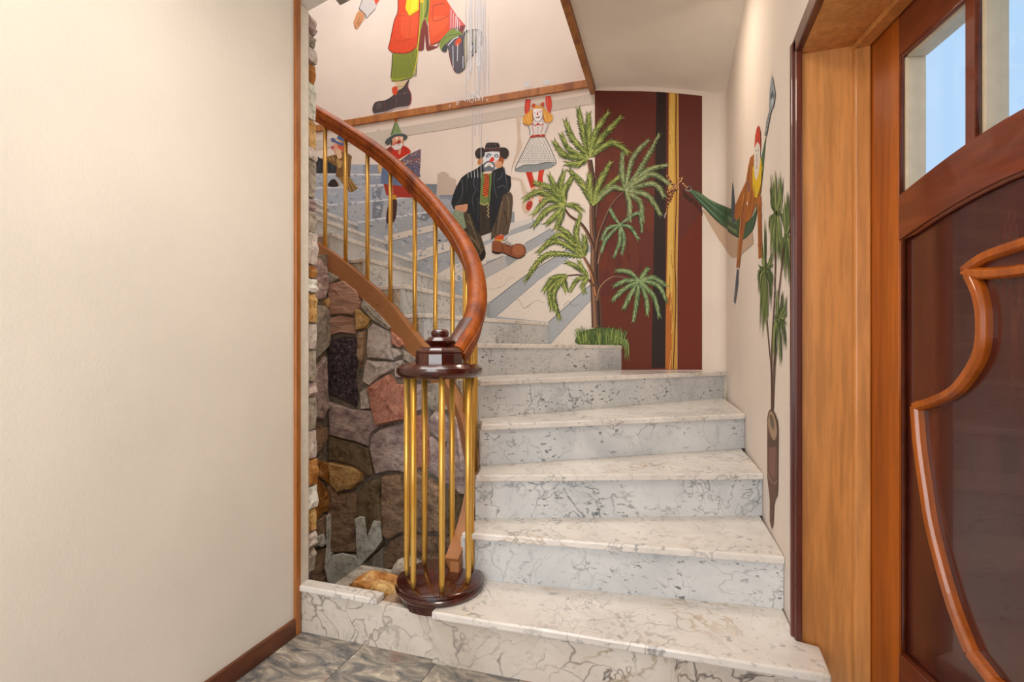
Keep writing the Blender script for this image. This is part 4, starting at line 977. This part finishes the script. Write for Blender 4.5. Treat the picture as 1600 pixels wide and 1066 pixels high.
# --- clown at the far left
Lz = Zf(480, 195, 9.69)
f = fig('painted_clown', 'painted clown in blue hat and striped brown robe leaning on a dark trunk')
p = Part().poly(Lz([(60,735),(110,640),(160,485),(240,530),(400,560),(455,650),(440,735)]), '2e3238', False); p.line(Lz([(190,560),(170,700)]), 1.4, '4d545c'); p.line(Lz([(380,580),(390,700)]), 1.2, '4d545c'); p.done('trunk', f)
p = Part().poly(Lz([(440,450),(500,400),(600,420),(680,480),(665,560),(650,800),(700,870),(775,955),(700,1015),(650,1022),(580,950),(470,800),(430,780),(450,640),(300,540),(205,512),(330,478)]), '7a5a34', False)
for l in ([(480,800),(560,880),(600,980)], [(520,790),(610,880),(660,1010)], [(570,790),(660,890),(720,1000)], [(620,790),(700,890),(760,960)], [(330,490),(360,540)], [(380,480),(410,550)]): p.line(Lz(l), 1.0, 'c9a565')
for l in ([(500,600),(520,700)], [(560,560),(550,760)], [(440,460),(460,560)], [(600,600),(600,780)]): p.line(Lz(l), 1.6, '4f371f', .8)
p.poly(Lz([(450,520),(500,540),(540,560),(520,640),(480,660),(455,600)]), 'b3925c'); p.done('robe', f)
p = Part().poly(Lz([(320,932),(350,850),(420,826),(474,932)]), '33282a'); p.line(Lz([(430,830),(470,880),(485,930)]), 1.1, 'b9a45c'); p.done('boots', f)
p = Part().poly(Lz([(420,280),(470,310),(520,400),(500,470),(450,450),(420,430),(402,385),(375,350),(392,320)]), 'd79a84'); p.dot(*Lz([(386,346)])[0], 2.4, 2.4, 'b04048', 10); p.poly(Lz([(440,380),(500,380),(530,480),(480,520),(450,470)]), 'dcb894'); p.done('face', f)
p = Part().poly(Lz([(458,305),(590,318),(588,385),(540,400),(480,350)]), 'c8583c'); p.done('hair', f)
p = Part().poly(Lz([(358,222),(400,198),(460,255),(592,282),(594,322),(500,312),(420,272),(382,265)]), '56618a'); p.poly(Lz([(452,195),(510,148),(582,190),(594,275),(480,240)]), '3f6494'); p.line(Lz([(460,215),(520,255),(590,270)]), 1.6, 'c99a5c'); p.done('hat', f)

# --- dark red panel with a pole
BASE[0] = 20
f = fig('painted_doorway', 'dark red painted panel with a black stripe on the rear wall behind the palm', 'wall painting', None)
p = Part()
tops = [(929.5,141.5),(960,142),(1000,142.5),(1040,144.5),(1070,147),(1097,150)]
p.poly(tops+[(1097,578),(929.5,578)], '602c22', False)
for i in range(40):
    x = random.uniform(935, 1018); y = random.uniform(190, 535); p.poly([(x-rr.uniform(4, 12), y), (x, y-rr.uniform(12, 40)), (x+rr.uniform(4, 12), y+3), (x+1, y+rr.uniform(12, 40))], rr.choice(['652f24', '5c2a21', '68311f', '5a281f']))
p.poly([(929.5,470),(1022,440),(1022,578),(929.5,578)], '632a1b', False); p.poly([(1060,380),(1097,330),(1097,578),(1060,578)], '6a2a1a', False); p.done('red_field', f)
p = Part().poly([(1026,143.6),(1041,144.6),(1039,575),(1018,575),(1021,400)], '2a1d1b', False).done('dark_stripe', f)
BASE[0] = 50
f = fig('painted_pole', 'yellow painted wooden pole with a knotted rope on the dark red panel', 'wall painting', None)
p = Part().poly([(1045,144.5),(1059,146),(1061,300),(1057,440),(1058,577),(1040,577),(1041,440),(1044,300)], 'c2903c', False)
p.poly([(1047,146),(1054,146),(1053,300),(1051,440),(1049,500),(1042,500),(1044,330)], 'd3ab55', False); p.poly([(1041,470),(1049,455),(1050,577),(1040.5,577)], 'b3682a', False)
p.line([(1056.5,147),(1056,220),(1057,300),(1054.5,400),(1056,470),(1052,577)], 1.4, '3c2a1a'); p.line([(1059.5,147),(1060,300),(1058,420),(1058,577)], .9, 'd0a878')
for i in range(14): y = rr.uniform(160, 560); p.line([(rr.uniform(1045, 1052), y), (rr.uniform(1045, 1052), y+rr.uniform(10, 40))], .8, rr.choice(['8a6428', 'e0c070', '9a7030']))
p.done('pole_shaft', f)
p = Part()
for l in ([(1042,274),(1050,288),(1058,296),(1046,300)], [(1043,300),(1052,294),(1062,284),(1066,278)], [(1060,279),(1068,288),(1075,294)], [(1046,298),(1045,312),(1042,326),(1041,334)], [(1052,296),(1050,306),(1046,316)]):
    c_ = cat(l, 5, False); p.line(l, 3.6, '5e2f16')
    for i in range(0, len(c_)-1, 2):
        a, b = c_[i], c_[i+1]; p.line([(a[0]-.6, a[1]+.8), (b[0]+.6, b[1]-.6)], 1.9, 'd8a878')
p.line([(1040,334),(1038,341)], 2.5, 'a89a90', 1); p.done('rope', f)

# --- palm
BASE[0] = 110
palm = fig('painted_palm', 'tall painted palm with many green crowns in front of the dark red panel', 'wall painting', None)
rp = random.Random(11)
FO = [.0032]
def fl(base, mid, tip, wl=11, dark='35441f', midc='66783a', light='b0ba66'):
    FO[0] += .00005; p = Part(FO[0]); c_ = cat([base, mid, tip], 11, False); m = len(c_)
    nrm = []
    for i in range(m):
        q0, q1 = c_[max(i-1, 0)], c_[min(i+1, m-1)]; dx, dy = q1[0]-q0[0], q1[1]-q0[1]; l = math.hypot(dx, dy) or 1; nrm.append((dx/l, dy/l, -dy/l, dx/l))
    def blade(sd, k, cc, ser):
        out = [c_[0]]
        for i in range(1, m-1):
            t = i/(m-1); tx, ty, ux, uy = nrm[i]; wd_ = wl*.62*k*math.sin(math.pi*min(1, t*.88+.10))**.7
            big = wd_*rp.uniform(.85, 1.2); sm = wd_*ser
            out += [(c_[i][0]+sd*ux*sm, c_[i][1]+sd*uy*sm), (c_[i][0]+sd*ux*big+tx*wl*.55, c_[i][1]+sd*uy*big+ty*wl*.55+wl*.1)]
        out += [c_[-1]]
        p.poly(out+[c_[i] for i in range(m-2, 0, -1)], cc, False)
    low = 1 if (nrm[m//2][3] > 0) else -1
    blade(low, 1.1, dark, .5); blade(-low, 1.0, midc, .55); blade(low, .8, midc, .25); blade(-low, .6, light, .15)
    def leaf(i, s, cc, k, w_):
        x, y = c_[i]; tx, ty, ux, uy = nrm[i]; t = i/(m-1)
        L = wl*(.7+.6*math.sin(math.pi*min(.92, t*.8+.1)))*rp.uniform(.75, 1.25)*k; g = math.atan2(ty, tx)+s*rp.uniform(.25, .5)
        p.poly(stroke([(x, y), (x+math.cos(g)*L, y+math.sin(g)*L+L*.1)], w_, .12), cc, False)
    for i in range(1, m-1):
        for s in (-1, 1):
            leaf(i, s, dark if s == low else rp.choice([midc, dark]), 1.05, .9)
            leaf(i, s, rp.choice([light, midc]), .95, 1.1)
            if rp.random() < .5: leaf(i, s, light, .7, .9)
    p.poly(stroke([base, mid, tip], .7, .25), light, False)
    return p.done('frond', palm)
def br(l, w0, w1, c1='4e352a', c2='8a5f44'):
    p = Part(); p.poly(stroke(l, w0, w1), c1, False); p.poly(stroke([(x-w0*.18, y) for x, y in l], w0*.28, w1*.3), c2, False); p.poly(stroke([(x+w0*.22, y) for x, y in l], w0*.2, w1*.2), '33241f', False); p.done('stem', palm)
br([(933,512),(931,470),(929,430),(929,383),(926,345),(926,290),(921,250)], 17, 7, '5a4033', '8a674e')
br([(928,390),(920,368),(908,350),(890,337),(880,322)], 6, 3); br([(932,392),(936,368),(945,344),(958,318),(976,299)], 7, 3); br([(932,462),(927,436),(921,418),(912,402)], 8, 4, '7a5138', 'b07d58'); br([(928,448),(918,436),(906,430),(886,431)], 4, 2)
br([(933,470),(937,452),(946,440),(962,432),(985,436),(999,439)], 4.5, 2.5, '6e4a38', 'a57b60'); br([(935,412),(941,389),(952,366),(968,352)], 5, 2.5, '6e4a38', 'a57b60'); br([(932,340),(934,300),(930,270)], 4, 3)
z7 = lambda a, b: (820+a/5.921, 165+b/5.921); z8 = lambda a, b: (810+a/5.612, 330+b/5.612)
FR = [
 (z7, (600,480), [((540,250),(495,30)),((450,310),(380,150)),((430,410),(340,270)),((380,460),(275,335)),((500,535),(395,535)),((590,250),(590,80)),((655,250),(770,65)),((720,290),(890,105)),((800,345),(950,430))], 10, None),
 (z8, (580,400), [((250,385),(60,610)),((330,265),(175,360)),((390,215),(260,265)),((450,215),(360,145)),((510,220),(540,40)),((585,320),(580,225))], 9, None),
 (z7, (370,920), [((300,790),(230,650)),((330,760),(362,610)),((370,790),(445,650)),((240,770),(95,715)),((150,800),(0,860)),((220,870),(80,1000)),((220,960),(85,1110)),((300,1000),(205,1090)),((330,1040),(290,1130)),((450,925),(510,965))], 9.5, None),
 (z7, (630,930), [((540,740),(420,600)),((690,720),(790,530)),((740,790),(870,660)),((600,780),(600,650))], 10, None),
 (z8, (620,575), [((500,480),(425,450)),((520,600),(460,690)),((570,640),(580,705)),((560,500),(540,450))], 7, None),
 (z8, (430,560), [((310,590),(228,690)),((310,720),(360,940)),((290,680),(290,860)),((400,600),(420,690))], 9, None),
 (z7, (930,790), [((900,620),(905,440)),((1000,490),(1140,325)),((1080,570),(1245,270)),((1120,610),(1310,550)),((1160,640),(1330,720)),((1180,725),(1290,840)),((1130,830),(1255,1005)),((1060,890),(1090,1060)),((965,900),(970,1060)),((820,760),(690,850))], 8.5, ('3a4a30','68794e','a8b482')),
 (z8, (890,120), [((840,50),(810,-10)),((1050,20),(1085,180)),((980,145),(1050,240)),((925,230),(910,370)),((890,260),(840,400)),((790,150),(735,240)),((775,240),(730,350))], 6, ('34482f','5a764e','98b084')),
 (z8, (1060,610), [((970,535),(870,520)),((950,610),(850,650)),((920,690),(830,780)),((980,740),(930,850)),((1040,780),(1010,960)),((1090,565),(1130,510)),((1180,585),(1290,650)),((1220,650),(1300,790)),((1180,740),(1235,920)),((1120,760),(1130,900))], 7.5, ('34482f','5e7a4e','a0b680')),
]
for zf, b, lst, wl, cs in FR:
    LAY[0] += 1
    for mid, tip in lst:
        a_ = dict(zip(('dark', 'midc', 'light'), cs)) if cs else {}
        fl(zf(*b), zf(*mid), zf(*tip), wl, **a_)
BASE[0] = 300
gr = fig('painted_grass', 'tuft of painted green grass at the foot of the painted palm', 'wall painting', None)
p = Part(); p.poly([(903,538),(906,522),(920,515),(945,512),(968,516),(976,530),(973,540)], '4d5f33')
for i in range(190):
    x = rp.uniform(904, 976); y = 540-rp.uniform(0, 10); L = rp.uniform(10, 26); lean = (x-940)/40*rp.uniform(2, 9)+rp.uniform(-3, 3)
    p.line([(x, y), (x+lean*.4, y-L*.6), (x+lean, y-L)], 1.6, rp.choice(['3f5530', '5d7338', '7d9048', '9aa95c', '4a6036']), .3)
for i in range(18):
    x = rp.uniform(972, 980); p.line([(x-4, 530), (x+2, 536), (x+rp.uniform(-2, 6), rp.uniform(545, 565))], 1.5, rp.choice(['4a6036', '6f8548', '8a9c5c']), .3)
p.done('grass_blades', gr)
# --- hammock on the right wall
BASE[0] = 60
f = fig('painted_clown', 'painted clown in red cap and yellow bib lying in a green hammock')
p = Part().strip([(1098,326),(1112,338),(1130,352),(1154,374),(1176,362)], [(1098,330),(1112,356),(1130,384),(1148,403),(1178,380)], 'c0a48c')  # shadow under the hammock, painted on the wall in darker tones
p.poly([(1084,310),(1090,318),(1098,330),(1097.5,338),(1082,316)], '4a221a', False); p.poly([(1066,296),(1074,304),(1084,312),(1080,318),(1068,308)], '40201a', False); p.done('hammock_shadow', f)
p = Part().strip([(1077,296),(1090,299),(1098,304),(1108,311),(1120,317),(1139,325),(1152,330),(1170,340)], [(1076,299),(1088,311),(1098,323),(1108,333),(1120,345),(1139,361),(1154,371),(1168,371)], '3d5740', 40)
p.strip([(1080,297.5),(1098,308),(1120,325),(1140,338),(1152,345)], [(1080,298.5),(1098,311),(1120,330),(1140,345),(1152,352)], '5c7a58', 30); p.strip([(1079,298.5),(1098,316),(1120,337),(1139,352),(1152,360)], [(1079,299.2),(1098,318.5),(1120,341),(1139,357),(1152,366)], '6a8560', 30); p.strip([(1082,297),(1098,305),(1120,318),(1139,326)], [(1082,297.5),(1098,307),(1120,321),(1139,331)], '6f8a66', 30)
p.strip([(1077,299),(1098,322),(1120,344),(1139,360),(1154,370)], [(1077,300),(1098,323.5),(1120,346),(1139,362.5),(1154,372.5)], '26352a', 30)
p.poly([(1154,371),(1160,375),(1167,372),(1177,358),(1184,330),(1184,322),(1178,336),(1166,352),(1154,352)], '3f5c45', False); p.poly([(1184,330),(1189,300),(1193,268),(1198,209),(1194,228),(1190,248),(1186,290),(1182,322)], '496a4c', False); p.line([(1160,375),(1170,368),(1178,355),(1184,328)], 1, '26352a'); p.done('hammock', f)
p = Part()
for i in range(14):
    a = 2*math.pi*i/14; b = 2*math.pi*(i+1)/14; p.line([(1076+4.5*math.cos(a), 295+3.6*math.sin(a)), (1076+4.5*math.cos(b), 295+3.6*math.sin(b))], 1.6, '8f9494' if i < 7 else '5f6466')
p.done('ring', f)
p = Part().poly([(1145,284),(1147,296),(1149,322),(1150.5,345),(1145,350),(1143,326),(1144,300)], '4c5560', False); p.done('shoe', f); p = Part().poly([(1152,420),(1155,422),(1154,445),(1149.5,475),(1147,471),(1150,440)], '5a6470', False); p.line([(1153,424),(1151,455)], .7, '39424e'); p.done('shoe', f)
p = Part().poly([(1180,240),(1173,246),(1170,260),(1166,284),(1157,303),(1149,322),(1148,340),(1152,345),(1158,338),(1160,352),(1172,344),(1182,322),(1190,300),(1191,270)], 'a5642c', False)
p.poly([(1160,318),(1168,312),(1168,334),(1161,378),(1156,418),(1151,418),(1155,370)], '9c5f34', False); p.poly([(1184,308),(1190,306),(1191,360),(1192,402),(1186,404),(1185,360)], 'a8632f', False)
for l in ([(1167,285),(1163,320),(1158,365)], [(1172,262),(1169,290)], [(1176,296),(1172,330)], [(1182,300),(1176,336)], [(1188,320),(1189,390)]): p.line(l, .9, '6a3a1c')
for l in ([(1164,300),(1160,322)], [(1171,300),(1169,316)], [(1158,340),(1154,405)]): p.line(l, 1.0, 'c98a4c')
rr = random.Random(6)
for i in range(30): x = rr.uniform(1185.5, 1191); p.dot(x, rr.uniform(315, 402), .5, 1.6, rr.choice(['7c3f1e', 'c47a3a', '8a4a26']), 5)
p.line([(1170,282),(1171,300)], 1.6, '6d5c78'); p.dot(1168.5, 318, 1, 3, 'e0ddd8', 6); p.done('robe', f)
p = Part().poly([(1177,262),(1190,246),(1193,262),(1190,290),(1185,308),(1181,309),(1177,292)], 'd8b526', False); p.line([(1191,255),(1191,285),(1185,307)], .8, '5a4a1c'); p.line([(1178,290),(1182,306)], .8, '8a7020'); p.done('bib', f)
p = Part().poly([(1180,232),(1184,222),(1189,230),(1188.5,255),(1185,276),(1182,280),(1179.5,262)], 'd9d2cb'); p.line([(1184,240),(1184.2,264)], .6, '6a3a3a'); p.dot(1182.6, 235, .7, 1.8, '5f6672', 6); p.dot(1186.4, 235, .7, 1.8, '5f6672', 6); p.dot(1184, 250, .6, 3, '8a5a58', 6); p.dot(1184, 262, .8, 2, 'b06a60', 6); p.done('face', f)
p = Part().poly([(1180,232),(1181,212),(1184,199),(1187,196),(1189.5,206),(1190,236),(1188,226),(1184.5,221)], 'b93a2a', False); p.line([(1182,226),(1184,205)], .7, 'd86048'); p.done('cap', f)
p = Part().poly([(1196,212),(1199,190),(1204,170),(1207,170),(1203,190),(1199,212)], '6d7074', False); p.poly([(1203,170),(1204,140),(1207.5,116),(1211,135),(1213,148),(1210,166),(1207,172)], '8e979e', False); p.poly([(1205,150),(1209,140),(1211,150),(1208,162)], '4d545c', False); p.poly([(1206.5,158),(1209,150),(1210,160),(1208,166)], 'b9c0c4', False)
for i in range(5): p.line([(1198+i*1.5, 205-i*7), (1200+i*1.5, 200-i*7)], 1.3, 'b0b4b6')
p.done('hook_strap', f)
# --- slim plant in a bamboo holder
BASE[0] = 120
f = fig('painted_plant', 'slim painted plant with leafy crowns in a brown bamboo holder on the right wall', 'wall painting', None)
rp = random.Random(21)
p = Part()
for l, w_ in (([(1213,395),(1211,470),(1207,545),(1206.5,650)], 1.5), ([(1226,385),(1220,440),(1214,500),(1209,600),(1207.5,650)], 1.5), ([(1199,500),(1203,545),(1206,580),(1206.5,650)], 1.3), ([(1214,540),(1211,590),(1209,640)], 1.3)): p.line(l, w_, '5e3c2c')
p.done('stems', f)
CRW = [((1214,335), [(1206,286),(1210,283),(1214,277),(1219,278),(1224,290),(1206,305),(1223,305)], [(1203,362),(1206,388),(1210,398),(1214,402),(1218,396),(1221,388),(1224,345)]),
       ((1229,371), [(1227,316),(1231,308),(1234,318),(1237,338)], [(1219,398),(1223,412),(1229,428),(1234,436),(1237,392)]),
       ((1197,420), [(1197,352),(1192,392),(1205,390),(1208,404),(1187,420)], [(1187,450),(1186,438),(1190,505),(1194,515),(1199,505),(1206,472),(1208,445)]),
       ((1215,500), [(1216,458),(1223,462),(1229,474),(1230,494)], [(1210,545),(1213,556),(1221,560),(1228,536),(1226,515)])]
for b, up_, dn in CRW:
    p = Part(.0024+.0004*CRW.index((b, up_, dn))); p.dot(b[0], b[1], 3, 12, '44552f', 10)
    for t in up_+dn:
        for q in range(7):
            tx = t[0]+rp.uniform(-2.2, 2.2); ty = t[1]+rp.uniform(-14, 14); out_ = (tx-b[0])*.75
            yc = lerp(b[1], ty, .45)-(6 if t in dn else 0)
            p.line([(b[0]+rp.uniform(-1, 1), b[1]+rp.uniform(-6, 6)), (b[0]+out_, yc), (tx, ty)], 1.1, rp.choice(['3c4e2a', '56683a', '6c7d46', '8d9a60', '4a5c34']), .25, wm=1.7)
    p.done('leaf_crown', f)
p = Part().poly([(1200,655),(1203,642),(1207,640),(1212,646),(1216.5,658),(1217.3,672),(1216.5,765),(1215.5,776),(1212,782),(1210.5,790),(1209,822),(1207,827),(1204,815),(1204,780),(1200,745)], '6a4a3a', False)
p.poly([(1203,690),(1212,692),(1214,700),(1212,748),(1204,740)], '80594a', False); p.poly([(1200,688),(1205,684),(1211,690),(1217,684),(1217,698),(1200,700)], '5a3f30', False)
p.line([(1200.5,738),(1205,750),(1211,756),(1216,751)], 1.6, '9a7c68'); p.poly([(1201,662),(1203.5,646),(1207.5,644),(1213,656),(1215.5,672),(1214,683),(1210.5,688),(1205,678)], 'ab8e70'); p.poly([(1204,650),(1207,648),(1211,660),(1210,672),(1206,664)], '6a5c4c'); p.line([(1200.5,655),(1203,643),(1208,641),(1214,654),(1217,672)], .8, '46322a'); p.done('bamboo_holder', f)
